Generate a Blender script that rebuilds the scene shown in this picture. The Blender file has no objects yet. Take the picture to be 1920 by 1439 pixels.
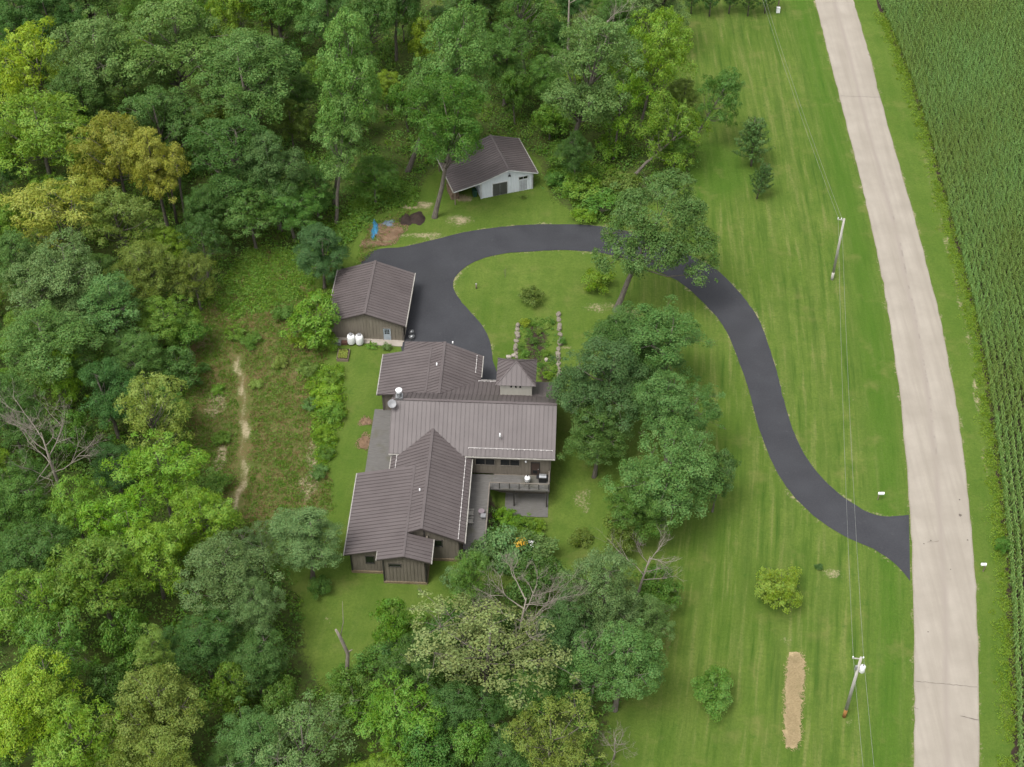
import bpy, bmesh, math, random
import numpy as np
from mathutils import Vector, Matrix

# ------------------------------------------------------------------ camera, sky, sun, exposure
sc = bpy.context.scene
CAM_H = 135.0                       # metres above the lawn
FPX = 2800.0                        # focal length in photo pixels (photo 1920 wide)
PITCH = math.radians(45)
cam_d = bpy.data.cameras.new("camera")
cam = bpy.data.objects.new("camera", cam_d)
sc.collection.objects.link(cam)
cam.location = (0, 0, CAM_H)
cam.rotation_euler = (math.radians(90) - PITCH, 0, 0)
cam_d.sensor_fit = 'HORIZONTAL'
cam_d.sensor_width = 36
cam_d.lens = 36 * FPX / 1920
cam_d.clip_start = 1.0
cam_d.clip_end = 6000
sc.camera = cam

SUN_EL, SUN_AZ = math.radians(64), math.radians(222)     # soft light from behind the camera, a little to the left
world = bpy.data.worlds.new("World")
sc.world = world
world.use_nodes = True
wn = world.node_tree
wn.nodes.clear()
w_out = wn.nodes.new('ShaderNodeOutputWorld')
w_bg = wn.nodes.new('ShaderNodeBackground')
w_sky = wn.nodes.new('ShaderNodeTexSky')
w_sky.sky_type = 'NISHITA'
w_sky.sun_disc = False
w_sky.sun_elevation = SUN_EL
w_sky.sun_rotation = SUN_AZ
w_sky.air_density = 1.0
w_sky.dust_density = 4.0
w_sky.ozone_density = 1.0
w_hsv = wn.nodes.new('ShaderNodeHueSaturation')          # overcast: a nearly grey sky
w_hsv.inputs['Saturation'].default_value = 0.12
wn.links.new(w_sky.outputs[0], w_hsv.inputs['Color'])
wn.links.new(w_hsv.outputs[0], w_bg.inputs['Color'])
w_bg.inputs['Strength'].default_value = 0.15
wn.links.new(w_bg.outputs[0], w_out.inputs['Surface'])

sun_d = bpy.data.lights.new("sun", 'SUN')
sun_d.energy = 1.3
sun_d.angle = math.radians(20)
sun_d.color = (1.0, 0.965, 0.91)
sun = bpy.data.objects.new("sun", sun_d)
sc.collection.objects.link(sun)
_dir = Vector((math.sin(SUN_AZ) * math.cos(SUN_EL), math.cos(SUN_AZ) * math.cos(SUN_EL), math.sin(SUN_EL)))
sun.rotation_euler = _dir.to_track_quat('Z', 'Y').to_euler()
sun.location = _dir * 300

sc.view_settings.view_transform = 'Standard'
sc.view_settings.look = 'None'
sc.view_settings.exposure = 1.08
sc.view_settings.gamma = 1.0
sc.cycles.max_bounces = 4
sc.cycles.diffuse_bounces = 2
sc.cycles.glossy_bounces = 2
sc.cycles.transmission_bounces = 3
sc.cycles.transparent_max_bounces = 4

# ------------------------------------------------------------------ helpers: placing
COL = sc.collection


def G(u, v, z=0.0):
    """Point of the place, at height z, that photo pixel (u, v) shows."""
    x, y = (u - 960) / FPX, (v - 719.5) / FPX
    d = (x, math.cos(PITCH) - y * math.sin(PITCH), -math.sin(PITCH) - y * math.cos(PITCH))
    t = (z - CAM_H) / d[2]
    return Vector((d[0] * t, d[1] * t, z))


def pxm(p):
    """Photo pixels per metre at point p."""
    return FPX / (p[1] * math.cos(PITCH) - (p[2] - CAM_H) * math.sin(PITCH))


def smooth(a, b, x):
    t = np.clip((x - a) / (b - a), 0, 1)
    return t * t * (3 - 2 * t)


HA = math.radians(-2.7)
HO = np.array([-9.0, 120.0])         # house origin


def hx(x, y):
    c, s = math.cos(HA), math.sin(HA)
    return HO[0] + x * c - y * s, HO[1] + x * s + y * c


def terrain(x, y):
    """Ground height: flat, with the hollow of the walk-out level east of the deck."""
    x = np.asarray(x, float); y = np.asarray(y, float)
    c, s = math.cos(HA), math.sin(HA)
    dx, dy = x - HO[0], y - HO[1]
    lx, ly = dx * c + dy * s, -dx * s + dy * c
    m = smooth(6.55, 7.2, lx) * (1 - smooth(14.5, 25, lx)) * smooth(-14.5, -8, ly) * (1 - smooth(-0.6, 9, ly))
    return -2.45 * m + 0.12 * np.sin(x * 0.11 + 1) * np.sin(y * 0.09) * smooth(20, 45, np.abs(dx) + np.abs(dy))


# ------------------------------------------------------------------ helpers: objects
def tag(o, label=None, cat=None, group=None, kind=None):
    if label: o["label"] = label
    if cat: o["category"] = cat
    if group: o["group"] = group
    if kind: o["kind"] = kind
    return o


def empty(name, loc=(0, 0, 0), rz=0.0, label=None, cat=None, group=None):
    o = bpy.data.objects.new(name, None)
    o.empty_display_size = 0.3
    COL.objects.link(o)
    o.location = loc
    o.rotation_euler = (0, 0, rz)
    return tag(o, label, cat, group)


def link_mesh(name, me, parent=None, mat=None):
    o = bpy.data.objects.new(name, me)
    COL.objects.link(o)
    if mat is not None and not me.materials:
        me.materials.append(mat)
    if parent is not None:
        o.parent = parent
    return o


def mesh_np(name, V, F, attrs=None, smooth_shade=False):
    """Mesh from numpy: V (n,3), F (m,k) with k = 3 or 4; attrs {name: (domain, values)}."""
    V = np.ascontiguousarray(V, dtype=np.float32); F = np.ascontiguousarray(F, dtype=np.int32)
    me = bpy.data.meshes.new(name)
    m, k = F.shape
    me.vertices.add(len(V)); me.vertices.foreach_set('co', V.ravel())
    me.loops.add(m * k); me.loops.foreach_set('vertex_index', F.ravel())
    me.polygons.add(m)
    me.polygons.foreach_set('loop_start', np.arange(0, m * k, k, dtype=np.int32))
    for an, (dom, val) in (attrs or {}).items():
        a = me.attributes.new(an, 'FLOAT', dom)
        a.data.foreach_set('value', np.ascontiguousarray(val, dtype=np.float32))
    me.update(calc_edges=True)
    me.polygons.foreach_set('use_smooth', np.full(m, smooth_shade))
    return me


class MB:
    """Collects boxes, tubes, lathes and prisms; build() links them as ONE mesh object."""
    def __init__(self):
        self.v = []; self.f = []

    def add(self, vs, fs):
        n = len(self.v)
        self.v += [tuple(p) for p in vs]
        self.f += [tuple(i + n for i in f) for f in fs]
        return self

    def box(self, x0, x1, y0, y1, z0, z1):
        return self.add([(x0, y0, z0), (x1, y0, z0), (x1, y1, z0), (x0, y1, z0), (x0, y0, z1), (x1, y0, z1), (x1, y1, z1), (x0, y1, z1)],
                        [(0, 3, 2, 1), (4, 5, 6, 7), (0, 1, 5, 4), (1, 2, 6, 5), (2, 3, 7, 6), (3, 0, 4, 7)])

    def bar(self, a, b, w, h, up=(0, 0, 1)):
        a, b = Vector(a), Vector(b)
        d = (b - a).normalized(); u = Vector(up)
        s = d.cross(u)
        if s.length < 1e-4: s = d.cross(Vector((1, 0, 0)))
        s.normalize(); t = s.cross(d)
        vs = [p + s * i * w / 2 + t * j * h / 2 for p in (a, b) for i, j in ((-1, -1), (1, -1), (1, 1), (-1, 1))]
        return self.add(vs, [(0, 1, 2, 3), (7, 6, 5, 4), (0, 4, 5, 1), (1, 5, 6, 2), (2, 6, 7, 3), (3, 7, 4, 0)])

    def tube(self, pts, rad, n=6, cap=True):
        pts = [Vector(p) for p in pts]
        k = len(pts)
        if not hasattr(rad, '__len__'): rad = [rad] * k
        vs = []; ref = Vector((0.31, 0.95, 0.05))
        for i, p in enumerate(pts):
            d = (pts[min(i + 1, k - 1)] - pts[max(i - 1, 0)]).normalized()
            s = d.cross(ref)
            if s.length < 0.05: s = d.cross(Vector((1, 0, 0)))
            s.normalize(); t = d.cross(s)
            for j in range(n):
                a = 2 * math.pi * j / n
                vs.append(p + (s * math.cos(a) + t * math.sin(a)) * rad[i])
        fs = [(i * n + j, i * n + (j + 1) % n, (i + 1) * n + (j + 1) % n, (i + 1) * n + j) for i in range(k - 1) for j in range(n)]
        if cap:
            fs += [tuple(reversed(range(n))), tuple((k - 1) * n + j for j in range(n))]
        return self.add(vs, fs)

    def lathe(self, prof, n=20, c=(0, 0, 0)):
        vs = [(c[0] + r * math.cos(2 * math.pi * j / n), c[1] + r * math.sin(2 * math.pi * j / n), c[2] + z) for r, z in prof for j in range(n)]
        k = len(prof)
        fs = [(i * n + j, i * n + (j + 1) % n, (i + 1) * n + (j + 1) % n, (i + 1) * n + j) for i in range(k - 1) for j in range(n)]
        fs += [tuple(reversed(range(n))), tuple((k - 1) * n + j for j in range(n))]
        return self.add(vs, fs)

    def prism(self, poly, off):
        """Planar polygon (3-D points) extruded by vector off."""
        n = len(poly); off = Vector(off)
        a = [Vector(p) for p in poly]; b = [p + off for p in a]
        return self.add(a + b, [tuple(reversed(range(n))), tuple(range(n, 2 * n))] + [(i, (i + 1) % n, n + (i + 1) % n, n + i) for i in range(n)])

    def mesh(self, name, smooth_shade=False):
        me = bpy.data.meshes.new(name)
        me.from_pydata([tuple(p) for p in self.v], [], self.f)
        bm = bmesh.new(); bm.from_mesh(me)
        bmesh.ops.recalc_face_normals(bm, faces=bm.faces)
        bm.to_mesh(me); bm.free()
        if smooth_shade:
            me.polygons.foreach_set('use_smooth', [True] * len(me.polygons))
        return me

    def build(self, name, mat, parent=None, smooth_shade=False):
        return link_mesh(name, self.mesh(name, smooth_shade), parent, mat)


# ------------------------------------------------------------------ helpers: materials
class NT:
    """Thin wrapper to write node trees in a few lines."""
    def __init__(self, name):
        self.m = bpy.data.materials.new(name)
        self.m.use_nodes = True
        self.t = self.m.node_tree
        self.t.nodes.clear()
        self.out = self.t.nodes.new('ShaderNodeOutputMaterial')

    def n(self, kind, props=None, **ins):
        nd = self.t.nodes.new('ShaderNode' + kind)
        for k, v in (props or {}).items():
            setattr(nd, k, v)
        for k, v in ins.items():
            self.set(nd, k, v)
        return nd

    def set(self, nd, key, v):
        key = key.replace('_', ' ')
        s = nd.inputs[int(key[1:])] if key[0] == 'i' and key[1:].isdigit() else nd.inputs[key]
        if hasattr(v, 'is_linked') or isinstance(v, bpy.types.NodeSocket):
            self.t.links.new(v, s)
        elif isinstance(v, (tuple, list)) and s.type == 'RGBA' and len(v) == 3:
            s.default_value = (*v, 1)
        else:
            s.default_value = v

    def pos(self):
        return self.n('NewGeometry').outputs['Position']

    def obj(self):
        return self.n('TexCoord').outputs['Object']

    def attr(self, name):
        return self.n('Attribute', {'attribute_name': name}).outputs['Fac']

    def noise(self, vec, scale, detail=4.0, rough=0.55):
        return self.n('TexNoise', None, Vector=vec, Scale=scale, Detail=detail, Roughness=rough).outputs['Fac']

    def stretch(self, vec, sx, sy, sz, rz=0.0):
        nd = self.n('Mapping', None, Vector=vec)
        nd.inputs['Scale'].default_value = (sx, sy, sz)
        nd.inputs['Rotation'].default_value = (0, 0, rz)
        return nd.outputs[0]

    def rng(self, v, a, b, c=0.0, d=1.0):
        return self.n('MapRange', None, i0=v, i1=a, i2=b, i3=c, i4=d).outputs[0]

    def mix(self, f, a, b, mode='MIX'):
        nd = self.n('Mix', {'data_type': 'RGBA', 'blend_type': mode})
        for i, v in ((0, f), (6, a), (7, b)):
            s = nd.inputs[i]
            if isinstance(v, bpy.types.NodeSocket): self.t.links.new(v, s)
            elif isinstance(v, (tuple, list)): s.default_value = (*v, 1) if len(v) == 3 else v
            else: s.default_value = v
        return nd.outputs[2]

    def math(self, op, a, b=0.0, c=0.0, clamp=False):
        nd = self.n('Math', {'operation': op, 'use_clamp': clamp})
        for i, v in enumerate((a, b, c)):
            if isinstance(v, bpy.types.NodeSocket): self.t.links.new(v, nd.inputs[i])
            else: nd.inputs[i].default_value = v
        return nd.outputs[0]

    def bump(self, h, strength=0.3, dist=0.05):
        return self.n('Bump', None, Height=h, Strength=strength, Distance=dist).outputs[0]

    def finish(self, color, rough=0.7, spec=0.3, metal=0.0, normal=None, k=0.60):
        b = self.n('BsdfPrincipled')
        color = self.mix(1.0, color, (k, k, k), 'MULTIPLY')          # overall reflectance of the surface
        self.set(b, 'Base_Color', color); self.set(b, 'Roughness', rough); self.set(b, 'Metallic', metal)
        self.set(b, 'Specular_IOR_Level', spec)
        if normal is not None: self.set(b, 'Normal', normal)
        self.t.links.new(b.outputs[0], self.out.inputs['Surface'])
        return self.m


def mat_plain(name, col, rough=0.6, spec=0.4, metal=0.0, var=0.25, scale=1.5, k=0.62):
    """Painted, plastic or metal surface with mild wear."""
    t = NT(name)
    n1 = t.noise(t.obj(), scale, 5)
    n2 = t.noise(t.obj(), scale * 14, 3)
    f = t.math('ADD', t.rng(n1, 0.3, 0.7, 1 - var, 1 + var * 0.5), t.rng(n2, 0.3, 0.7, -var * 0.3, var * 0.3))
    c = t.mix(1.0, col, t.n('CombineColor', None, i0=f, i1=f, i2=f).outputs[0], 'MULTIPLY')
    return t.finish(c, t.rng(n1, 0.3, 0.7, rough - 0.06, min(1, rough + 0.1)), spec, metal, k=k)


M = {}
# --- house
def _roof():
    t = NT('standing_seam_metal')
    o = t.pos()
    n1 = t.noise(o, 0.35, 4); n2 = t.noise(t.stretch(o, 6, 6, 1), 1.2, 4)
    rnd = t.n('ObjectInfo').outputs['Random']
    c = t.mix(t.rng(n1, 0.3, 0.7), (0.110, 0.089, 0.088), (0.142, 0.118, 0.116))
    c = t.mix(t.rng(n2, 0.45, 0.8, 0, 0.35), c, (0.175, 0.155, 0.15))
    n3 = t.noise(o, 2.2, 6, 0.7)
    c = t.mix(t.rng(n3, 0.6, 0.75, 0, 0.3), c, (0.095, 0.08, 0.075))
    f = t.rng(rnd, 0, 1, 0.95, 1.05)
    c = t.mix(1.0, c, t.n('CombineColor', None, i0=f, i1=f, i2=f).outputs[0], 'MULTIPLY')
    return t.finish(c, t.rng(n2, 0.3, 0.7, 0.5, 0.62), 0.4)
M['roof'] = _roof()
M['fascia'] = mat_plain('brown_fascia', (0.075, 0.06, 0.055), 0.55)
M['gutter'] = mat_plain('pale_gutter', (0.44, 0.415, 0.375), 0.5, 0.4)
M['guard'] = mat_plain('bright_snow_guard', (0.72, 0.68, 0.66), 0.35, 0.5)


def _siding(name, c1, c2):
    t = NT(name)
    o = t.pos()
    n1 = t.noise(t.stretch(o, 5, 5, 0.5), 1.0, 5); n2 = t.noise(o, 0.6, 3)
    c = t.mix(t.rng(n1, 0.3, 0.7), c1, c2)
    c = t.mix(t.rng(n2, 0.35, 0.75, 0, 0.3), c, tuple(x * 0.75 for x in c1))
    return t.finish(c, 0.75, 0.25)
M['siding'] = _siding('taupe_board_siding', (0.20, 0.172, 0.138), (0.27, 0.235, 0.19))
M['siding_garage'] = _siding('tan_board_siding', (0.22, 0.19, 0.15), (0.30, 0.265, 0.21))
M['siding_white'] = _siding('white_board_siding', (0.78, 0.83, 0.87), (0.90, 0.95, 0.99))
M['tower_wall'] = _siding('light_tower_siding', (0.52, 0.50, 0.43), (0.60, 0.575, 0.50))
M['trim_dark'] = mat_plain('dark_trim', (0.05, 0.045, 0.04), 0.6)
M['trim_tan'] = mat_plain('tan_trim', (0.23, 0.20, 0.165), 0.6)
M['trim_white'] = mat_plain('white_trim', (0.68, 0.69, 0.68), 0.5)
M['glass'] = NT('dark_window_glass').finish((0.012, 0.014, 0.016), 0.06, 0.6)
M['door_blue'] = mat_plain('pale_blue_door_paint', (0.42, 0.48, 0.53), 0.5)
M['door_grey'] = mat_plain('grey_green_door_paint', (0.085, 0.088, 0.078), 0.6)
M['door_brown'] = mat_plain('brown_door', (0.075, 0.05, 0.04), 0.5)


def _deck():
    t = NT('weathered_deck_boards')
    o = t.pos()
    n1 = t.noise(o, 0.5, 5); n2 = t.noise(t.stretch(o, 0.8, 8, 8, HA), 1.5, 3)
    c = t.mix(t.rng(n2, 0.3, 0.7), (0.15, 0.142, 0.132), (0.215, 0.205, 0.194))
    c = t.mix(t.rng(n1, 0.55, 0.72, 0, 0.6), c, (0.13, 0.125, 0.07))
    return t.finish(c, 0.8, 0.25)
M['deck'] = _deck()


def _stone(name, c1, c2, c3):
    t = NT(name)
    o = t.pos()
    n1 = t.noise(o, 1.1, 5); n2 = t.noise(o, 9, 4)
    c = t.mix(t.rng(n1, 0.3, 0.7), c1, c2)
    c = t.mix(t.rng(n2, 0.5, 0.75, 0, 0.55), c, c3)
    return t.finish(c, 0.9, 0.2, normal=t.bump(n2, 0.6, 0.06))
M['stone'] = _stone('limestone', (0.23, 0.20, 0.155), (0.32, 0.285, 0.225), (0.14, 0.125, 0.095))
M['foundation'] = _stone('rubble_foundation', (0.23, 0.17, 0.105), (0.33, 0.26, 0.17), (0.11, 0.10, 0.06))
M['concrete'] = _stone('concrete', (0.42, 0.37, 0.31), (0.50, 0.45, 0.385), (0.34, 0.30, 0.25))
M['steel'] = mat_plain('galvanised_steel', (0.55, 0.56, 0.57), 0.35, 0.5, 0.7)
M['white'] = mat_plain('white_enamel', (0.78, 0.78, 0.78), 0.4, 0.5, 0, 0.08, k=0.85)
M['grey_plastic'] = mat_plain('grey_plastic', (0.30, 0.30, 0.31), 0.5)
M['mauve_fabric'] = mat_plain('faded_mauve_wood', (0.27, 0.22, 0.24), 0.7)
M['black'] = mat_plain('black_metal', (0.02, 0.02, 0.022), 0.45)
M['rust'] = mat_plain('rusty_brown', (0.14, 0.07, 0.05), 0.7)
M['blue_tarp'] = mat_plain('blue_tarp', (0.05, 0.24, 0.42), 0.45)
M['grey_tarp'] = mat_plain('grey_tarp', (0.16, 0.21, 0.26), 0.5)
M['mulch'] = _stone('dark_mulch', (0.035, 0.024, 0.02), (0.065, 0.045, 0.036), (0.02, 0.014, 0.012))
M['split_wood'] = _stone('split_firewood', (0.16, 0.11, 0.075), (0.26, 0.19, 0.13), (0.09, 0.06, 0.045))


def _wood(name, c1, c2):
    t = NT(name)
    o = t.obj()
    n1 = t.noise(t.stretch(o, 8, 8, 0.6), 1.2, 5)
    return t.finish(t.mix(t.rng(n1, 0.3, 0.7), c1, c2), 0.85, 0.2)
M['pole'] = _wood('weathered_pole_wood', (0.44, 0.415, 0.37), (0.62, 0.59, 0.53))
M['pole_foot'] = _wood('orange_treated_wood', (0.30, 0.13, 0.035), (0.42, 0.22, 0.08))
M['timber'] = _wood('timber', (0.20, 0.15, 0.11), (0.30, 0.24, 0.18))
M['wire'] = mat_plain('aluminium_wire', (0.34, 0.35, 0.32), 0.5, 0.4)


def _bark(name, c1, c2):
    t = NT(name)
    o = t.pos()
    n1 = t.noise(t.stretch(o, 5, 5, 1.0), 1.4, 5); n2 = t.noise(o, 0.4, 3)
    c = t.mix(t.rng(n1, 0.3, 0.7), c1, c2)
    c = t.mix(t.rng(n2, 0.5, 0.7, 0, 0.4), c, tuple(0.6 * x for x in c1))
    return t.finish(c, 0.9, 0.15, normal=t.bump(n1, 0.5, 0.05))
M['bark'] = _bark('grey_brown_bark', (0.13, 0.11, 0.09), (0.25, 0.225, 0.185))
M['dead_bark'] = _bark('pale_dead_wood', (0.26, 0.225, 0.18), (0.42, 0.375, 0.31))


def _leaf():
    """Foliage: the object's own colour, varied from clump to clump and leaf to leaf."""
    t = NT('foliage')
    oi = t.n('ObjectInfo')
    v = t.attr('v'); w = t.attr('w')
    h = t.n('HueSaturation', None, Hue=t.rng(w, 0, 1, 0.488, 0.528), Saturation=t.rng(v, 0, 1, 1.1, 0.9),
            Value=t.rng(v, 0, 1, 0.70, 1.42), Color=oi.outputs['Color'])
    c = h.outputs[0]
    b = t.n('BsdfPrincipled', None, Base_Color=c, Roughness=0.55)
    t.set(b, 'Specular_IOR_Level', 0.25)
    hv = t.n('HueSaturation', None, Hue=0.497, Saturation=1.1, Value=1.15, Color=c)
    tr = t.n('BsdfTranslucent', None, Color=hv.outputs[0])
    mx = t.n('MixShader', None, i0=0.34, i1=b.outputs[0], i2=tr.outputs[0])
    t.t.links.new(mx.outputs[0], t.out.inputs['Surface'])
    return t.m
M['leaf'] = _leaf()
M['petal'] = mat_plain('yellow_petals', (0.75, 0.42, 0.02), 0.6)
M['petal_white'] = mat_plain('white_petals', (0.8, 0.8, 0.76), 0.6)


def _ground():
    """Grass, meadow, woodland litter and worn soil, mixed by the areas laid out on the ground mesh."""
    t = NT('grass_and_soil')
    p = t.pos()
    big = t.noise(p, 0.06, 4); mid = t.noise(p, 0.35, 5); fine = t.noise(p, 3.2, 5, 0.7); hair = t.noise(p, 11, 3, 0.8)
    # mown lawn with stripes along the road
    g = t.mix(t.rng(big, 0.35, 0.65), (0.106, 0.174, 0.023), (0.158, 0.222, 0.040))
    g = t.mix(t.rng(mid, 0.42, 0.72, 0, 0.7), g, (0.078, 0.152, 0.018))
    sd = t.attr('stripe')
    wob = t.math('MULTIPLY', t.noise(p, 0.05, 2), 1.6)
    st = t.math('SINE', t.math('MULTIPLY', t.math('ADD', sd, wob), 2 * math.pi / 1.75))
    brk = t.rng(t.noise(p, 0.12, 3), 0.38, 0.62)
    stm = t.math('MULTIPLY', t.math('MULTIPLY', t.rng(st, 0.0, 0.95), brk), t.attr('mown'))
    g = t.mix(t.math('MULTIPLY', stm, 0.28), g, (0.060, 0.128, 0.014))
    sx = t.n('SeparateXYZ', None, i0=p).outputs
    sv = t.n('CombineXYZ', None, i0=t.math('MULTIPLY', sd, 1.15), i1=t.math('MULTIPLY', sx[1], 0.07), i2=0.0).outputs[0]
    s1 = t.noise(sv, 1.0, 5, 0.65)
    g = t.mix(t.math('MULTIPLY', t.rng(s1, 0.52, 0.68), t.math('MULTIPLY', t.attr('mown'), 1.0)), g, (0.054, 0.118, 0.013))
    g = t.mix(t.math('MULTIPLY', t.rng(s1, 0.48, 0.32), t.math('MULTIPLY', t.attr('mown'), 0.9)), g, (0.215, 0.240, 0.070))
    st2 = t.math('MULTIPLY', t.rng(t.math('SINE', t.math('MULTIPLY', t.math('ADD', sd, wob), 2 * math.pi / 4.6)), 0.2, 1), t.attr('mown'))
    g = t.mix(t.math('MULTIPLY', st2, 0.22), g, (0.155, 0.190, 0.046))
    g = t.mix(t.math('MULTIPLY', t.attr('lush_and_shade'), 0.75), g, (0.066, 0.158, 0.012))  # lush roadside grass, and the tree shadow painted on the lawn
    g = t.mix(t.rng(fine, 0.35, 0.7, 0.0, 0.55), g, (0.058, 0.112, 0.014))
    g = t.mix(t.rng(hair, 0.5, 0.75, 0.0, 0.35), g, (0.20, 0.25, 0.075))
    clo = t.noise(p, 1.0, 6, 0.75)
    g = t.mix(t.rng(clo, 0.56, 0.68, 0.0, 0.55), g, (0.052, 0.128, 0.016))
    dry = t.rng(t.noise(p, 0.22, 6, 0.65), 0.56, 0.70)
    g = t.mix(t.math('MULTIPLY', dry, 0.5), g, (0.200, 0.205, 0.062))
    # meadow: dry brown with green weeds
    md = t.mix(t.rng(mid, 0.35, 0.65), (0.205, 0.138, 0.070), (0.120, 0.142, 0.036))
    md = t.mix(t.rng(fine, 0.42, 0.68), md, (0.085, 0.138, 0.024))
    md = t.mix(t.rng(hair, 0.55, 0.75, 0, 0.5), md, (0.24, 0.20, 0.10))
    # woodland floor
    fo = t.mix(t.rng(mid, 0.35, 0.65), (0.060, 0.110, 0.022), (0.105, 0.150, 0.030))
    fo = t.mix(t.rng(fine, 0.45, 0.7), fo, (0.060, 0.045, 0.025))
    # worn soil
    ba = t.mix(t.rng(fine, 0.3, 0.7), (0.25, 0.195, 0.115), (0.38, 0.315, 0.195))
    ba = t.mix(t.rng(mid, 0.4, 0.6), ba, (0.43, 0.365, 0.225))
    nz = t.math('ADD', t.math('MULTIPLY', t.math('SUBTRACT', fine, 0.5), 0.9), t.math('MULTIPLY', t.math('SUBTRACT', mid, 0.5), 0.9))
    def edge(a):
        return t.rng(t.math('ADD', t.attr(a), t.math('MULTIPLY', nz, 0.9)), 0.42, 0.62)
    c = t.mix(edge('meadow'), g, md)
    c = t.mix(edge('forest'), c, fo)
    eb = t.rng(t.math('ADD', t.attr('bare'), t.math('MULTIPLY', nz, 1.5)), 0.45, 0.85)
    c = t.mix(eb, c, ba)
    c = t.mix(edge('mud_and_shade'), c, (0.055, 0.038, 0.03))  # muddy spots, and the shade painted between the corn rows
    return t.finish(c, 0.95, 0.1, normal=t.bump(t.math('ADD', fine, hair), 0.5, 0.08))
M['ground'] = _ground()


def _road():
    t = NT('pale_chip_seal_road')
    p = t.pos()
    d = t.attr('across')               # 0 left edge, 1 right edge
    n1 = t.noise(p, 0.25, 4); n2 = t.noise(p, 5, 5, 0.7); n3 = t.noise(t.stretch(p, 1.4, 0.06, 1), 1.0, 4)
    c = t.mix(t.rng(n1, 0.3, 0.7), (0.362, 0.323, 0.270), (0.430, 0.387, 0.326))
    c = t.mix(t.rng(n3, 0.4, 0.7, 0, 0.65), c, (0.318, 0.281, 0.234))
    dd = t.math('ADD', d, t.math('MULTIPLY', t.math('SUBTRACT', t.noise(p, 0.07, 3), 0.5), 0.08))
    cen = t.math('SUBTRACT', 1.0, t.math('MULTIPLY', t.math('ABSOLUTE', t.math('SUBTRACT', dd, 0.5)), 13.0), clamp=True)
    c = t.mix(t.math('MULTIPLY', cen, t.rng(n1, 0.35, 0.62, 0.35, 0.9)), c, (0.315, 0.27, 0.235))
    tar = t.math('MULTIPLY', t.math('SUBTRACT', 1.0, t.math('MULTIPLY', t.math('ABSOLUTE', t.math('SUBTRACT', dd, 0.53)), 38.0), clamp=True), t.rng(t.noise(p, 0.5, 5, 0.7), 0.5, 0.62))
    c = t.mix(t.math('MULTIPLY', tar, t.attr('worn')), c, (0.20, 0.172, 0.155))
    c = t.mix(t.rng(n2, 0.42, 0.75, 0, 0.35), c, (0.33, 0.288, 0.24))
    trk = t.math('MULTIPLY', t.math('ADD', t.math('SINE', t.math('MULTIPLY', dd, 4 * math.pi)), 1.0), 0.5)
    c = t.mix(t.math('MULTIPLY', trk, t.rng(n1, 0.3, 0.7, 0.05, 0.35)), c, (0.50, 0.455, 0.392))
    edge = t.rng(t.math('ADD', t.math('MULTIPLY', t.math('ABSOLUTE', t.math('SUBTRACT', d, 0.5)), 2.0), t.math('MULTIPLY', t.math('SUBTRACT', n2, 0.5), 0.12)), 0.945, 1.0)
    c = t.mix(t.math('MULTIPLY', edge, 0.7), c, (0.26, 0.235, 0.15))
    spk = t.rng(t.noise(p, 1.1, 6, 0.75), 0.68, 0.74)
    c = t.mix(t.math('MULTIPLY', spk, 0.5), c, (0.25, 0.215, 0.185))
    return t.finish(c, 0.9, 0.15, normal=t.bump(n2, 0.3, 0.02))
M['road'] = _road()


def _asphalt():
    t = NT('driveway_asphalt')
    p = t.pos()
    n1 = t.noise(p, 0.3, 5); n2 = t.noise(p, 6, 5, 0.7); n3 = t.noise(p, 1.3, 6, 0.7)
    c = t.mix(t.rng(n1, 0.3, 0.7), (0.038, 0.039, 0.046), (0.058, 0.060, 0.068))
    c = t.mix(t.rng(n3, 0.60, 0.75, 0, 0.3), c, (0.14, 0.138, 0.14))
    n4 = t.noise(t.stretch(p, 1, 1, 1), 0.12, 4)
    c = t.mix(t.rng(n4, 0.5, 0.65, 0, 0.5), c, (0.040, 0.041, 0.046))
    c = t.mix(t.rng(n2, 0.4, 0.75, 0, 0.35), c, (0.095, 0.096, 0.104))
    return t.finish(c, t.rng(n1, 0.3, 0.7, 0.72, 0.88), 0.25, normal=t.bump(n2, 0.25, 0.02))
M['asphalt'] = _asphalt()


def _straw():
    t = NT('straw')
    p = t.pos()
    n1 = t.noise(t.stretch(p, 3, 9, 3, 0.4), 1.5, 5); n2 = t.noise(p, 0.8, 4)
    c = t.mix(t.rng(n1, 0.3, 0.7), (0.37, 0.28, 0.15), (0.58, 0.46, 0.27))
    return t.finish(t.mix(t.rng(n2, 0.5, 0.7, 0, 0.4), c, (0.34, 0.28, 0.14)), 0.95, 0.1, normal=t.bump(n1, 0.6, 0.05))
M['straw'] = _straw()
M['soil'] = _stone('field_soil', (0.16, 0.12, 0.08), (0.24, 0.19, 0.13), (0.09, 0.075, 0.045))
M['leaf_litter'] = _stone('dry_leaf_litter', (0.30, 0.185, 0.11), (0.38, 0.26, 0.17), (0.17, 0.11, 0.065))

# ================================================================== GROUND, ROAD, DRIVEWAY
def px_poly(pts, z=0.0):
    return np.array([list(G(u, v, z))[:2] for u, v in pts])


def spline(P, step=1.0):
    """Catmull-Rom through 2-D points, resampled about every step metres."""
    P = np.asarray(P, float)
    Q = np.vstack([2 * P[0] - P[1], P, 2 * P[-1] - P[-2]])
    out = []
    for i in range(1, len(Q) - 2):
        p0, p1, p2, p3 = Q[i - 1:i + 3]
        n = max(2, int(np.linalg.norm(p2 - p1) / step))
        for k in range(n):
            s = k / n
            out.append(0.5 * ((2 * p1) + (-p0 + p2) * s + (2 * p0 - 5 * p1 + 4 * p2 - p3) * s * s + (-p0 + 3 * p1 - 3 * p2 + p3) * s ** 3))
    out.append(P[-1])
    return np.array(out)


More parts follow.
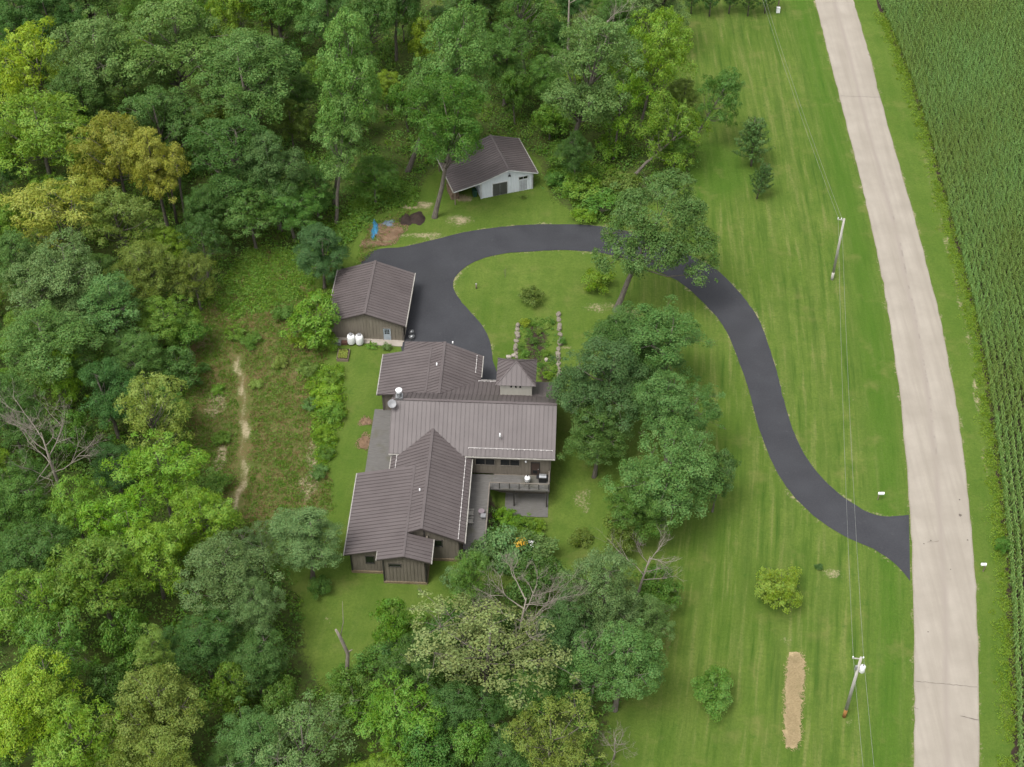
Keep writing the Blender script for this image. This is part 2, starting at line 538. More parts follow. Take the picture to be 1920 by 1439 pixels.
def seg_dist(X, Y, P, closed=False):
    """Distance of points to a polyline."""
    d = np.full(X.shape, 1e9)
    n = len(P)
    for i in range(n if closed else n - 1):
        a, b = P[i], P[(i + 1) % n]
        ab = b - a
        L2 = ab @ ab + 1e-9
        t = np.clip(((X - a[0]) * ab[0] + (Y - a[1]) * ab[1]) / L2, 0, 1)
        d = np.minimum(d, np.hypot(X - a[0] - t * ab[0], Y - a[1] - t * ab[1]))
    return d


def inside(X, Y, P):
    r = np.zeros(X.shape, bool)
    n = len(P)
    for i in range(n):
        (x0, y0), (x1, y1) = P[i], P[(i + 1) % n]
        c = (y0 > Y) != (y1 > Y)
        with np.errstate(divide='ignore', invalid='ignore'):
            r ^= c & (X < (x1 - x0) * (Y - y0) / (y1 - y0 + 1e-12) + x0)
    return r


def sdf(X, Y, P):
    d = seg_dist(X, Y, P, True)
    return np.where(inside(X, Y, P), d, -d)


ROAD_L = px_poly([(1527, 0), (1565, 149), (1595, 265), (1621, 371), (1649, 500), (1668, 605), (1683, 710), (1694, 810), (1702, 900), (1707, 990), (1711, 1090), (1713, 1200), (1714, 1320), (1713, 1439)])
ROAD_R = px_poly([(1599, 0), (1630, 102), (1651, 184), (1677, 278), (1706, 380), (1738, 500), (1766, 615), (1786, 720), (1804, 830), (1817, 950), (1828, 1070), (1833, 1200), (1836, 1320), (1836, 1439)])
def _extend(P, near, far):
    a = P[0] + (P[0] - P[1]) / np.linalg.norm(P[0] - P[1]) * far
    b = P[-1] + (P[-1] - P[-2]) / np.linalg.norm(P[-1] - P[-2]) * near
    return np.vstack([a, P, b])
ROAD_L, ROAD_R = spline(_extend(ROAD_L, 60, 160), 1.0), spline(_extend(ROAD_R, 60, 160), 1.0)
DRIVE = px_poly([
    (1704, 966), (1680, 969), (1655, 969), (1628, 962), (1592, 941), (1553, 910), (1517, 868), (1492, 822), (1473, 765), (1458, 705), (1440, 645),
    (1420, 594), (1385, 546), (1350, 511), (1315, 489), (1267, 467), (1215, 446), (1165, 432), (1110, 424), (1050, 422), (990, 423), (930, 428), (868, 437),
    (810, 451), (755, 463), (716, 466), (692, 473), (676, 492), (690, 530), (720, 560), (750, 640), (760, 690), (860, 720), (940, 720),
    (924, 676), (918, 640), (905, 613), (884, 588), (862, 562), (850, 541), (853, 521), (870, 504), (900, 488), (940, 478), (1000, 473), (1066, 471), (1127, 476),
    (1180, 489), (1236, 511), (1280, 533), (1324, 573), (1359, 616), (1385, 678), (1403, 730), (1420, 796), (1443, 858), (1468, 906), (1500, 945), (1542, 981),
    (1592, 1011), (1637, 1030), (1672, 1053), (1694, 1075), (1706, 1090)])
DRIVE = np.vstack([spline(DRIVE[:28], 0.7), DRIVE[28:34], spline(DRIVE[34:], 0.7)])
CORN_EDGE = spline(_extend(px_poly([(1640, 0), (1664, 50), (1694, 125), (1734, 240), (1768, 370), (1802, 500), (1832, 630), (1852, 750), (1866, 860), (1877, 960), (1885, 1060), (1892, 1200), (1898, 1320), (1900, 1439)]), 25, 60), 2.0)

FOREST = px_poly([(-300, -250), (1290, -250), (1270, 40), (1255, 180), (1320, 240), (1290, 330), (1170, 420), (1080, 410), (1030, 360), (1015, 300), (940, 250), (800, 330), (770, 380), (700, 400), (660, 450), (610, 520),
                  (560, 500), (480, 450), (400, 560), (345, 620), (350, 860), (430, 960), (480, 1010), (560, 1120), (570, 1230), (640, 1340), (700, 1220), (830, 1150),
                  (900, 1090), (1060, 1120), (1130, 1080), (1230, 1090), (1230, 1250), (1140, 1340), (1130, 1500), (1150, 1700), (-300, 1700)])
MEADOW = px_poly([(400, 560), (480, 450), (560, 500), (600, 540), (650, 560), (690, 420), (780, 390), (700, 470), (650, 520), (640, 640), (600, 690), (606, 760), (615, 850), (626, 960), (560, 985), (480, 1020), (425, 960), (350, 860), (345, 620)])

# ---- one grid, split into lawn, meadow and woodland floor
GX = np.arange(-104, 104.1, 0.6); GY = np.arange(60, 260.1, 0.6)
XX, YY = np.meshgrid(GX, GY)
X, Y = XX.ravel(), YY.ravel()
ZZ = terrain(X, Y)
d_road = np.minimum(seg_dist(X, Y, ROAD_L[::4]), seg_dist(X, Y, ROAD_R[::4]))
right_of = X > np.interp(Y, np.sort(ROAD_L[:, 1]), ROAD_L[np.argsort(ROAD_L[:, 1]), 0])
s_for, s_mea, s_drv = sdf(X, Y, FOREST), sdf(X, Y, MEADOW), sdf(X, Y, DRIVE[::2])
a_for = smooth(-2.5, 2.5, s_for)
a_mea = smooth(-2.0, 2.5, s_mea)
lx = (X - HO[0]); ly = (Y - HO[1])
mown = smooth(0, 4, X - 12) * (1 - a_for) * (1 - right_of)
mown = np.maximum(mown, 0.18)
lush_and_shade = np.clip(1 - np.abs(d_road - 2.5) / 3.5, 0, 1) * (X > 15)
lush_and_shade = np.maximum(lush_and_shade, 0.8 * smooth(0, 3, 8 - np.hypot(X - G(1320, 320).x, (Y - G(1320, 320).y) * 0.9)))  # shadow under the big lawn edge tree, painted as darker green
lush_and_shade = np.where(right_of, lush_and_shade * 0.35, lush_and_shade)


def spots(L):
    a = np.zeros(X.shape)
    for u, v, ru, rv, k in L:
        c = G(u, v); s = pxm(c)
        a = np.maximum(a, k * (1 - smooth(0.3, 1.25, np.hypot((X - c.x) / (ru / s), (Y - c.y) / (rv / (s * 0.7))))))
    return a


TRAIL = spline(px_poly([(445, 672), (441, 690), (455, 706), (453, 730), (458, 755), (456, 785), (462, 812), (455, 838), (455, 862), (459, 885), (455, 912), (444, 930), (441, 960), (446, 985), (437, 1012)]), 1)
bare = spots([(860, 415, 45, 16, .65), (800, 440, 60, 8, .6), (720, 440, 40, 22, .9), (1135, 580, 60, 14, .58), (1195, 590, 30, 14, .55), (870, 372, 22, 12, 1.0), (945, 610, 22, 6, .5), (780, 385, 45, 12, .8),
              (1060, 652, 16, 6, .7), (1485, 1305, 24, 10, .3), (1598, 740, 5, 40, .5), (1095, 920, 26, 40, .48), (615, 1165, 10, 26, .45), (1590, 1350, 12, 6, .6), (1560, 1075, 30, 12, .45), (400, 760, 28, 35, .85), (378, 640, 22, 26, .75),
              (590, 850, 22, 60, .7), (575, 920, 30, 40, .68), (505, 1380, 40, 10, .3), (1475, 1195, 26, 16, .38), (700, 660, 26, 10, .3), (1190, 585, 10, 6, .6), (555, 700, 14, 22, .65), (415, 860, 14, 40, .8)])
bare = np.maximum(bare, (0.72 + 0.22 * np.sin(Y * 0.9) * np.sin(Y * 0.37 + X)) * (1 - smooth(0.0, 0.95, seg_dist(X, Y, TRAIL))))
bare = np.maximum(bare, 0.5 * (1 - smooth(0.1, 0.75, np.abs(s_drv))))
bare = np.maximum(bare, 0.45 * (1 - smooth(0.1, 0.8, d_road)))
d_corn = seg_dist(X, Y, CORN_EDGE)
bare = np.maximum(bare, 0.5 * (1 - smooth(0.1, 0.9, np.abs(d_corn - 1.3))) * (Y > 118) * (Y < 185))
in_corn = X > np.interp(Y, np.sort(CORN_EDGE[:, 1]), CORN_EDGE[np.argsort(CORN_EDGE[:, 1]), 0])
mud_and_shade = spots([(772, 413, 26, 10, .75), (1010, 990, 26, 40, .8), (930, 960, 26, 50, .8), (1005, 645, 34, 52, .7), (1022, 700, 22, 26, .7), (1180, 1290, 10, 10, .2)])
mud_and_shade = np.maximum(mud_and_shade, 0.95 * in_corn)  # ground under the corn coloured dark for the shaded gaps between rows
bare = bare * (1 - in_corn)
attrs = {'forest': a_for, 'meadow': a_mea, 'bare': bare, 'mud_and_shade': mud_and_shade, 'mown': mown, 'lush_and_shade': lush_and_shade, 'stripe': d_road}
nx, ny = len(GX), len(GY)
ii = (np.arange(ny - 1)[:, None] * nx + np.arange(nx - 1)[None, :]).ravel()
QUADS = np.stack([ii, ii + 1, ii + 1 + nx, ii + nx], 1)
fr = np.where(a_for[ii] > 0.5, 2, np.where(a_mea[ii] > 0.5, 1, 0))
for k, nm in enumerate(('lawn', 'meadow', 'woodland_floor')):
    q = QUADS[fr == k]
    used, inv = np.unique(q, return_inverse=True)
    V = np.stack([X[used], Y[used], ZZ[used]], 1)
    me = mesh_np(nm, V, inv.reshape(q.shape), {a: ('POINT', b[used]) for a, b in attrs.items()}, True)
    tag(link_mesh(nm, me, None, M['ground']), kind='structure')

# ---- the land around, out to the horizon
x0, x1, y0, y1, R = GX[0], GX[-1], GY[0], GY[-1], 3000
V = [(-R, -R, 0), (R, -R, 0), (R, y0, 0), (-R, y0, 0), (-R, y1, 0), (R, y1, 0), (R, R, 0), (-R, R, 0), (x0, y0, 0), (x0, y1, 0), (x1, y0, 0), (x1, y1, 0)]
me = mesh_np('ground', np.array(V) + [0, 0, -0.02], np.array([(0, 1, 2, 3), (4, 5, 6, 7), (3, 8, 9, 4), (10, 2, 5, 11)]))
tag(link_mesh('ground', me, None, M['ground']), kind='structure')


def strip(name, A, B, z, mat, rows=9, extra=None, jitter=0.0):
    """Sheet between two edge lines, split across so that it can carry its own wear."""
    n = 260
    def res(P):
        s = np.r_[0, np.cumsum(np.linalg.norm(np.diff(P, axis=0), axis=1))]
        t = np.linspace(0, s[-1], n)
        return np.stack([np.interp(t, s, P[:, 0]), np.interp(t, s, P[:, 1])], 1)
    a, b = res(A), res(B)
    rs = np.random.RandomState(3)
    w = np.linspace(0, 1, rows)
    d = (b - a) / np.linalg.norm(b - a, axis=1)[:, None]
    a = a + d * rs.normal(0, jitter, n)[:, None]; b = b + d * rs.normal(0, jitter, n)[:, None]
    P = a[:, None, :] * (1 - w)[None, :, None] + b[:, None, :] * w[None, :, None]
    crown = 0.05 * np.sin(np.pi * w)
    V = np.concatenate([P.reshape(-1, 2), (z + np.tile(crown, n))[:, None] + terrain(P.reshape(-1, 2)[:, 0], P.reshape(-1, 2)[:, 1])[:, None]], 1)
    k = (np.arange(n - 1)[:, None] * rows + np.arange(rows - 1)[None, :]).ravel()
    F = np.stack([k, k + 1, k + 1 + rows, k + rows], 1)
    at = {'across': ('POINT', np.tile(w, n))}
    if extra: at['worn'] = ('POINT', extra(V))
    return link_mesh(name, mesh_np(name, V, F, at, True), None, mat)


ROAD = tag(strip('road', ROAD_L, ROAD_R, 0.06, M['road'], 11, lambda V: np.clip(smooth(112, 128, V[:, 1]) * (1 - smooth(170, 184, V[:, 1])), 0, 1), 0.05), kind='structure')


def flat_sheet(name, P, z, mat):
    bm = bmesh.new()
    vs = [bm.verts.new((p[0], p[1], 0)) for p in P]
    f = bm.faces.new(vs)
    f.normal_update()
    if f.normal.z < 0: f.normal_flip()
    bmesh.ops.triangulate(bm, faces=bm.faces)
    bmesh.ops.subdivide_edges(bm, edges=[e for e in bm.edges if e.calc_length() > 4], cuts=3)
    for v in bm.verts:
        v.co.z = z + float(terrain(v.co.x, v.co.y))
    me = bpy.data.meshes.new(name)
    bm.to_mesh(me); bm.free()
    return link_mesh(name, me, None, mat)


rs = np.random.RandomState(5)
tag(flat_sheet('driveway', DRIVE + rs.normal(0, 0.025, DRIVE.shape), 0.05, M['asphalt']), kind='structure')

# cracks and dark spots in the road surface
M['crack'] = mat_plain('road_crack', (0.17, 0.145, 0.125), 0.9, 0.1)
rnd = random.Random(31)
for (u0, v0), (u1, v1), w in (((1800, 1343), (1836, 1352), 0.05), ((1716, 1278), (1832, 1290), 0.03), ((1577, 181), (1650, 183), 0.03), ((1738, 1018), (1760, 1016), 0.03), ((1714, 1328), (1722, 1330), 0.05)):
    p, q = G(u0, v0), G(u1, v1)
    n = max(4, int((q - p).length / 0.35))
    V, F = [], []
    for i in range(n + 1):
        c = p.lerp(q, i / n) + Vector((0, rnd.uniform(-0.06, 0.06), 0))
        h = w * rnd.uniform(0.3, 1.0)
        for s in (-1, 1):
            V.append((c.x, c.y + s * h, 0.125 + float(terrain(c.x, c.y))))
    F = [(2 * i, 2 * i + 2, 2 * i + 3, 2 * i + 1) for i in range(n)]
    link_mesh('crack', mesh_np('crack', np.array(V), np.array(F)), ROAD, M['crack'])
for u, v, r in ((1732, 1021, .1), (1745, 1015, .1), (1799, 938, .12), (1800, 967, .22), (1740, 1186, .1), (1782, 1069, .08), (1814, 1014, .1)):
    c = G(u, v)
    mb = MB().add([(c.x + r * rnd.uniform(.7, 1.3) * math.cos(k * 0.785), c.y + r * rnd.uniform(.5, 1.1) * math.sin(k * 0.785), 0.125 + float(terrain(c.x, c.y))) for k in range(8)], [tuple(range(8))])
    mb.build('stain', M['crack'], ROAD)

# ================================================================== BUILDINGS
def clip_half(poly, d, lim, keep_less):
    out = []
    n = len(poly)
    for i in range(n):
        a, b = poly[i], poly[(i + 1) % n]
        fa, fb = a.dot(d) - lim, b.dot(d) - lim
        if keep_less: fa, fb = -fa, -fb
        if fa >= 0: out.append(a)
        if fa * fb < 0: out.append(a + (b - a) * (fa / (fa - fb)))
    return out


def roof_slope(parent, poly, along, width=0.52, thick=0.2, name='roof'):
    """One roof plane: a slab with standing-seam panels on it, each panel its own piece. along = direction of the eave."""
    P = [Vector(p) for p in poly]
    nrm = Vector((0, 0, 0))
    for i in range(len(P)):
        nrm += (P[i] - P[0]).cross(P[(i + 1) % len(P)] - P[0])
    nrm.normalize()
    if nrm.z < 0: nrm.negate()
    slab = MB().prism([p - nrm * thick for p in P], nrm * (thick - 0.03)).build(name, M['fascia'], parent)
    e = Vector(along); e = (e - nrm * e.dot(nrm)).normalized()
    run = nrm.cross(e)
    lo, hi = min(p.dot(e) for p in P), max(p.dot(e) for p in P)
    n = max(1, round((hi - lo) / width))
    w = (hi - lo) / n
    for k in range(n):
        q = clip_half(P, e, lo + k * w + 0.004, False)
        if len(q) < 3: continue
        q = clip_half(q, e, lo + (k + 1) * w - 0.004, True)
        if len(q) < 3: continue
        mb = MB().prism([p - nrm * 0.03 for p in q], nrm * 0.03)
        # the raised seam on the panel's edge
        s = lo + k * w + 0.03
        r = []
        m = len(q)
        for i in range(m):
            a, b = q[i], q[(i + 1) % m]
            fa, fb = a.dot(e) - s, b.dot(e) - s
            if fa * fb < 0: r.append(a + (b - a) * (fa / (fa - fb)))
        if len(r) == 2 and (r[0] - r[1]).length > 0.2:
            mb.bar(r[0] + nrm * 0.035, r[1] + nrm * 0.035, 0.045, 0.06, nrm)
        mb.build('roof_panel', M['roof'], slab)
    return slab


def cap(parent, a, b, name='ridge_cap', w=0.32, mat=None):
    MB().bar(Vector(a) + Vector((0, 0, 0.035)), Vector(b) + Vector((0, 0, 0.035)), w, 0.07).build(name, mat or M['roof'], parent)


def gutter(parent, a, b):
    MB().bar(a, b, 0.11, 0.12).build('gutter', M['gutter'], parent)


def snow_guard(parent, a, b, nrm_z=0.09, step=0.62):
    a, b = Vector(a), Vector(b)
    mb = MB().bar(a + Vector((0, 0, nrm_z)), b + Vector((0, 0, nrm_z)), 0.05, 0.05)
    n = int((b - a).length / step)
    for i in range(n + 1):
        p = a + (b - a) * i / n
        mb.box(p.x - 0.06, p.x + 0.06, p.y - 0.06, p.y + 0.06, p.z, p.z + nrm_z)
    mb.build('snow_guard', M['guard'], parent)


def wall(parent, p0, p1, z0, prof, mat, batten=0.42, openings=(), thick=0.2, corner=None, name='wall', base=None):
    """Vertical wall from p0 to p1 (seen from its right-hand side); prof = [(s, z top)], openings = [(s0, s1, z0, z1)]."""
    p0, p1 = Vector((*p0, 0)), Vector((*p1, 0))
    d = (p1 - p0); Ln = d.length; d.normalize()
    out = Vector((d.y, -d.x, 0))
    at = lambda s, z, o=0.0: p0 + d * s + out * o + Vector((0, 0, z))
    poly = [at(0, z0), at(Ln, z0)] + [at(s, z) for s, z in reversed(prof)]
    w = MB().prism(poly, -out * thick).build(name, mat, parent)
    S, Zt = [s for s, _ in prof], [z for _, z in prof]
    if batten:
        mb = MB()
        n = int(Ln / batten)
        for k in range(n + 1):
            s = min(max((k + 0.5) * Ln / (n + 1), 0.05), Ln - 0.05)
            zt = float(np.interp(s, S, Zt)) - 0.05
            cuts = sorted((a - 0.1, b + 0.1, c, e) for a, b, c, e in openings if a - 0.12 < s < b + 0.12)
            z = z0
            for _, _, c, e in sorted(cuts, key=lambda q: q[2]):
                if c - 0.1 > z: mb.bar(at(s, z, 0.025), at(s, c - 0.1, 0.025), 0.05, 0.075, d)
                z = e + 0.1
            if zt > z: mb.bar(at(s, z, 0.025), at(s, zt, 0.025), 0.05, 0.075, d)
        if mb.v: tag(mb.build('battens', mat, w), kind='stuff')
    if corner:
        for s in (0.0, Ln):
            MB().bar(at(s, z0, 0.03), at(s, float(np.interp(s, S, Zt)), 0.03), 0.1, 0.16, d).build('corner_board', corner, w)
    if base:
        MB().prism([at(-0.05, base), at(Ln + 0.05, base), at(Ln + 0.05, z0 + 0.02), at(-0.05, z0 + 0.02)], out * 0.12).build('foundation', M['foundation'], w)
    return w, at, d, out


def window(parent, at, d, out, s0, s1, z0, z1, frame=None, mull=0, name='window'):
    fw = 0.08
    mb = MB()
    for a, b in (((s0, z0), (s1, z0)), ((s0, z1), (s1, z1))):
        mb.bar(at(a[0] - fw, a[1], 0.045), at(b[0] + fw, b[1], 0.045), 0.09, fw, Vector((0, 0, 1)))
    for s in (s0, s1):
        mb.bar(at(s, z0 + 0.04, 0.045), at(s, z1 - 0.04, 0.045), 0.09, fw, d)
    o = mb.build(name, frame or M['trim_tan'], parent)
    MB().prism([at(s0 + 0.03, z0 + 0.03), at(s1 - 0.03, z0 + 0.03), at(s1 - 0.03, z1 - 0.03), at(s0 + 0.03, z1 - 0.03)], out * 0.025).build('pane', M['glass'], o)
    for k in range(mull):
        s = s0 + (s1 - s0) * (k + 1) / (mull + 1)
        MB().bar(at(s, z0 + 0.04, 0.04), at(s, z1 - 0.04, 0.04), 0.05, 0.05, d).build('mullion', frame or M['trim_tan'], o)
    return o


def door(parent, at, d, out, s0, s1, z0, z1, leaf, frame, handle=True, glass=None, leaves=1):
    mb = MB()
    mb.bar(at(s0 - 0.06, z1 + 0.05, 0.04), at(s1 + 0.06, z1 + 0.05, 0.04), 0.08, 0.12)
    for s in (s0 - 0.03, s1 + 0.03):
        mb.bar(at(s, z0, 0.04), at(s, z1, 0.04), 0.08, 0.08, d)
    o = mb.build('door', frame, parent)
    for k in range(leaves):
        a, b = s0 + (s1 - s0) * k / leaves + 0.015, s0 + (s1 - s0) * (k + 1) / leaves - 0.015
        MB().prism([at(a, z0), at(b, z0), at(b, z1 - 0.02), at(a, z1 - 0.02)], out * 0.035).build('door_leaf', leaf, o)
    if glass:
        r, c, g0, g1 = glass
        for i in range(r):
            for j in range(c):
                a = s0 + 0.16 + (s1 - s0 - 0.32) * j / c; b = s0 + 0.16 + (s1 - s0 - 0.32) * (j + 1) / c
                e = g0 + (g1 - g0) * i / r; f = g0 + (g1 - g0) * (i + 1) / r
                MB().prism([at(a + 0.03, e + 0.03, 0.036), at(b - 0.03, e + 0.03, 0.036), at(b - 0.03, f - 0.03, 0.036), at(a + 0.03, f - 0.03, 0.036)], out * 0.012).build('pane', M['glass'], o)
    if handle:
        p = at(s1 - 0.12, z0 + 1.0, 0.07)
        MB().box(p.x - 0.05, p.x + 0.05, p.y - 0.05, p.y + 0.05, p.z - 0.04, p.z + 0.04).build('handle', M['steel'], o)
    return o


def boards(parent, x0, x1, y0, y1, z, name='deck_floor', across_y=True, step=0.15):
    """Deck floor of separate narrow boards, joined (too fine to pick apart in the photograph)."""
    mb = MB(); rnd = random.Random(7)
    a0, a1 = (y0, y1) if across_y else (x0, x1)
    n = int((a1 - a0) / step)
    for k in range(n):
        a = a0 + (a1 - a0) * k / n; b = a0 + (a1 - a0) * (k + 1) / n - 0.018
        h = z + rnd.uniform(-0.006, 0.004)
        if across_y: mb.box(x0, x1, a, b, h - 0.04, h)
        else: mb.box(a, b, y0, y1, h - 0.04, h)
    return tag(mb.build(name, M['deck'], parent), kind='stuff')


def build_house():
    h = empty('house', (HO[0], HO[1], 0), HA, 'brown metal-roofed house with cross gables, small tower and grey decks', 'house')
    ZR, ZE, S = 7.8, 4.3, 0.63            # main ridge, south eave, pitch
    V_, EX, EY = Vector, (1, 0, 0), (0, 1, 0)
    # ---- roofs: main block
    roof_slope(h, [(-5.55, -1.22, 4.29), (-4.1, -1.22, 4.29), (-0.45, 1.5, 6.0), (3.2, -1.22, 4.29), (14.15, -1.22, 4.29), (14.15, 4.35, 7.8), (-5.55, 4.35, 7.8)], EX)
    roof_slope(h, [(-5.55, 4.35, 7.8), (14.15, 4.35, 7.8), (14.2, 7.5, 5.82), (-0.0, 7.5, 5.82), (-0.2, 7.2, 6.0), (-0.4, 7.5, 5.82), (-5.5, 7.5, 5.82)], EX)
    cap(h, (-5.58, 4.35, 7.8), (14.18, 4.35, 7.8))
    # north porch roof, shallower
    roof_slope(h, [(0.1, 7.5, 5.82), (14.25, 7.5, 5.82), (14.4, 12.05, 3.8), (4.5, 12.05, 3.8)], EX)
    gutter(h, (4.6, 12.1, 3.72), (6.5, 12.1, 3.72))
    snow_guard(h, (4.35, 11.55, 4.05), (6.55, 11.55, 4.05))
    gutter(h, (3.5, -1.3, 4.2), (14.15, -1.3, 4.2))
    gutter(h, (-5.55, -1.3, 4.2), (-4.3, -1.3, 4.2))
    snow_guard(h, (3.9, -0.42, 4.8), (13.8, -0.42, 4.8))
    # ---- south wing
    k = 0.466
    roof_slope(h, [(-0.45, 1.5, 6.0), (-0.45, -13.9, 6.0), (4.3, -13.9, 3.79), (4.3, -1.1, 3.79), (3.25, -1.1, 4.28)], EY)
    roof_slope(h, [(-0.45, 1.5, 6.0), (-4.05, -1.15, 4.32), (-5.2, -1.15, 3.79), (-5.2, -3.95, 3.79), (-2.15, -3.95, 5.21), (-2.15, -13.9, 5.21), (-0.45, -13.9, 6.0)], EY)
    cap(h, (-0.45, 1.4, 6.0), (-0.45, -13.93, 6.0))
    roof_slope(h, [(-2.15, -3.85, 5.25), (-2.15, -17.35, 5.25), (-5.2, -17.35, 4.49), (-5.2, -16.05, 4.49), (-9.0, -16.05, 3.55), (-9.0, -3.85, 3.55)], EY)
    roof_slope(h, [(-2.15, -13.95, 5.25), (0.86, -13.95, 4.26), (0.86, -17.35, 4.26), (-2.15, -17.35, 5.25)], EY)
    cap(h, (-2.15, -3.85, 5.25), (-2.15, -17.37, 5.25), w=0.24)
    gutter(h, (-9.07, -3.85, 3.48), (-9.07, -16.1, 3.48))
    gutter(h, (4.4, -1.2, 3.72), (4.4, -13.95, 3.72))
    gutter(h, (0.93, -13.95, 4.18), (0.93, -17.4, 4.18))
    gutter(h, (-5.22, -16.1, 4.42), (-5.22, -17.38, 4.42))
    gutter(h, (-5.28, -1.2, 3.72), (-5.28, -3.8, 3.72))
    snow_guard(h, (3.62, -1.3, 4.11), (3.62, -13.6, 4.11))
    snow_guard(h, (-4.55, -1.4, 4.09), (-4.55, -3.7, 4.09))
    # ---- north-west wing
    roof_slope(h, [(-0.2, 7.2, 6.0), (4.55, 12.05, 3.79), (4.55, 16.4, 3.79), (-0.2, 16.4, 6.0)], EY)
    roof_slope(h, [(-0.2, 7.2, 6.0), (-0.2, 16.4, 6.0), (-5.6, 18.9, 3.48), (-5.6, 16.0, 3.48), (-1.95, 15.9, 5.18), (-1.95, 7.6, 5.18)], EY)
    roof_slope(h, [(-1.95, 8.05, 5.23), (-1.95, 16.25, 5.23), (-8.1, 16.3, 3.6), (-8.1, 9.1, 3.6)], EY)
    cap(h, (-0.2, 7.3, 6.0), (-0.2, 16.42, 6.0))
    cap(h, (-1.95, 8.05, 5.23), (-1.95, 16.28, 5.23), w=0.24)
    gutter(h, (-8.17, 9.1, 3.52), (-8.17, 16.35, 3.52))
    gutter(h, (4.63, 12.6, 3.7), (4.63, 16.4, 3.7))
    snow_guard(h, (3.85, 13.0, 4.12), (3.85, 16.0, 4.12))
    # ---- tower
    tw = MB().box(7.2, 11.05, 7.72, 11.65, 4.2, 7.7).build('tower', M['tower_wall'], h)
    for s in (8.55, 9.1, 9.65):
        MB().box(s - 0.1, s + 0.1, 7.69, 7.73, 7.0, 7.58).build('window', M['glass'], tw)
    ap = (9.12, 9.68, 9.55)
    A, B, C, D = (6.72, 7.35, 7.7), (11.52, 7.35, 7.7), (11.52, 12.0, 7.7), (6.72, 12.0, 7.7)
    for q, al in (((A, B, ap), EX), ((B, C, ap), EY), ((C, D, ap), EX), ((D, A, ap), EY)):
        roof_slope(h, q, al, 0.58, 0.12, 'tower_roof')
    for c in (A, B, C, D):
        cap(h, c, ap, 'hip_cap', 0.14)
    # ---- walls
    w, at, d, o = wall(h, (3.7, -0.75), (13.6, -0.75), 0.85, [(0, 4.3), (9.9, 4.3)], M['siding'], openings=[(1.0, 3.35, 2.5, 3.75), (3.95, 6.25, 2.5, 3.75), (7.6, 8.7, 0.9, 3.1)], corner=M['trim_tan'])
    window(h, at, d, o, 1.0, 3.3, 2.35, 3.5, mull=1)
    window(h, at, d, o, 3.95, 6.25, 2.35, 3.5, mull=1)
    door(h, at, d, o, 7.65, 8.6, 0.9, 3.0, M['door_brown'], M['trim_dark'], glass=(1, 1, 1.1, 1.7))
    p = at(7.0, 3.1, 0.1)
    MB().lathe([(0.05, 0), (0.13, 0.05), (0.13, 0.2), (0.05, 0.26)], 10, p).build('wall_lamp', M['white'], h, True)
    wall(h, (13.6, -0.75), (13.6, 11.4), -0.2, [(0, 4.4), (5.1, 7.55), (8.2, 5.65), (12.15, 3.95)], M['siding'], corner=M['trim_tan'])
    wall(h, (-5.0, 7.0), (-5.0, -0.7), 0.3, [(0, 5.9), (2.65, 7.5), (7.7, 4.35)], M['siding'], corner=M['trim_tan'])
    wall(h, (13.6, 11.4), (4.3, 11.4), 0.0, [(0, 3.95), (9.3, 3.95)], M['siding'])
    # lower walk-out level under the deck
    wall(h, (6.9, -0.85), (13.55, -0.85), -2.5, [(0, 0.75), (6.65, 0.75)], M['siding'], openings=[(3.6, 5.6, -2.4, -0.3)])
    wall(h, (13.6, -0.8), (13.6, 6), -2.5, [(0, -0.1), (6.8, -0.1)], M['foundation'], 0)
    # south wing
    wall(h, (-0.2, -13.5), (3.75, -13.5), 0.35, [(0, 5.7), (3.95, 3.95)], M['siding'], openings=[(0.75, 1.75, 2.5, 3.55)], corner=M['trim_dark'], base=-0.1)
    w, at, d, o = wall(h, (-2.2, -13.47), (-0.2, -13.47), 4.2, [(0, 5.1), (1.75, 5.85), (2.0, 5.75)], M['siding'], 0.42)
    _, at, d, o = None, lambda s, z, q=0.0: Vector((-0.2 + s, -13.5 - q, z)), Vector((1, 0, 0)), Vector((0, -1, 0))
    window(h, at, d, o, 1.1, 1.95, 2.55, 3.6, M['trim_dark'])
    wall(h, (3.75, -13.5), (3.75, -0.8), 0.35, [(0, 3.95), (12.7, 3.95)], M['siding'], corner=M['trim_dark'], base=-0.1)
    w, at, d, o = wall(h, (-8.35, -15.65), (-4.55, -15.65), 0.35, [(0, 3.6), (3.8, 4.5)], M['siding'], openings=[(1.6, 2.7, 1.7, 3.1)], corner=M['trim_dark'], base=-0.1)
    window(h, at, d, o, 1.65, 2.6, 1.75, 3.0, M['trim_dark'])
    w, at, d, o = wall(h, (-4.55, -16.95), (0.2, -16.95), 0.3, [(0, 4.45), (2.4, 5.05), (4.75, 4.35)], M['siding'], openings=[(0.6, 1.9, 3.0, 3.5)], corner=M['trim_dark'], base=-0.1)
    window(h, at, d, o, 0.65, 1.95, 3.0, 3.42, M['trim_dark'])
    wall(h, (0.2, -16.95), (0.2, -13.55), 0.3, [(0, 4.35), (3.4, 4.35)], M['siding'], corner=M['trim_dark'], base=-0.1)
    wall(h, (-4.55, -15.7), (-4.55, -16.95), 0.3, [(0, 4.45), (1.25, 4.45)], M['siding'], 0, base=-0.1)
    wall(h, (-8.35, -4.4), (-8.35, -15.65), 0.35, [(0, 3.6), (11.25, 3.6)], M['siding'], corner=M['trim_dark'], base=-0.1)
    wall(h, (-4.6, -4.4), (-8.35, -4.4), 0.35, [(0, 4.45), (3.75, 3.6)], M['siding'])
    wall(h, (-2.2, -4.4), (-4.6, -4.4), 0.35, [(0, 5.1), (2.4, 4.45)], M['siding'])
    wall(h, (-4.6, -0.7), (-4.6, -4.4), 0.35, [(0, 3.95), (3.7, 3.95)], M['siding'])
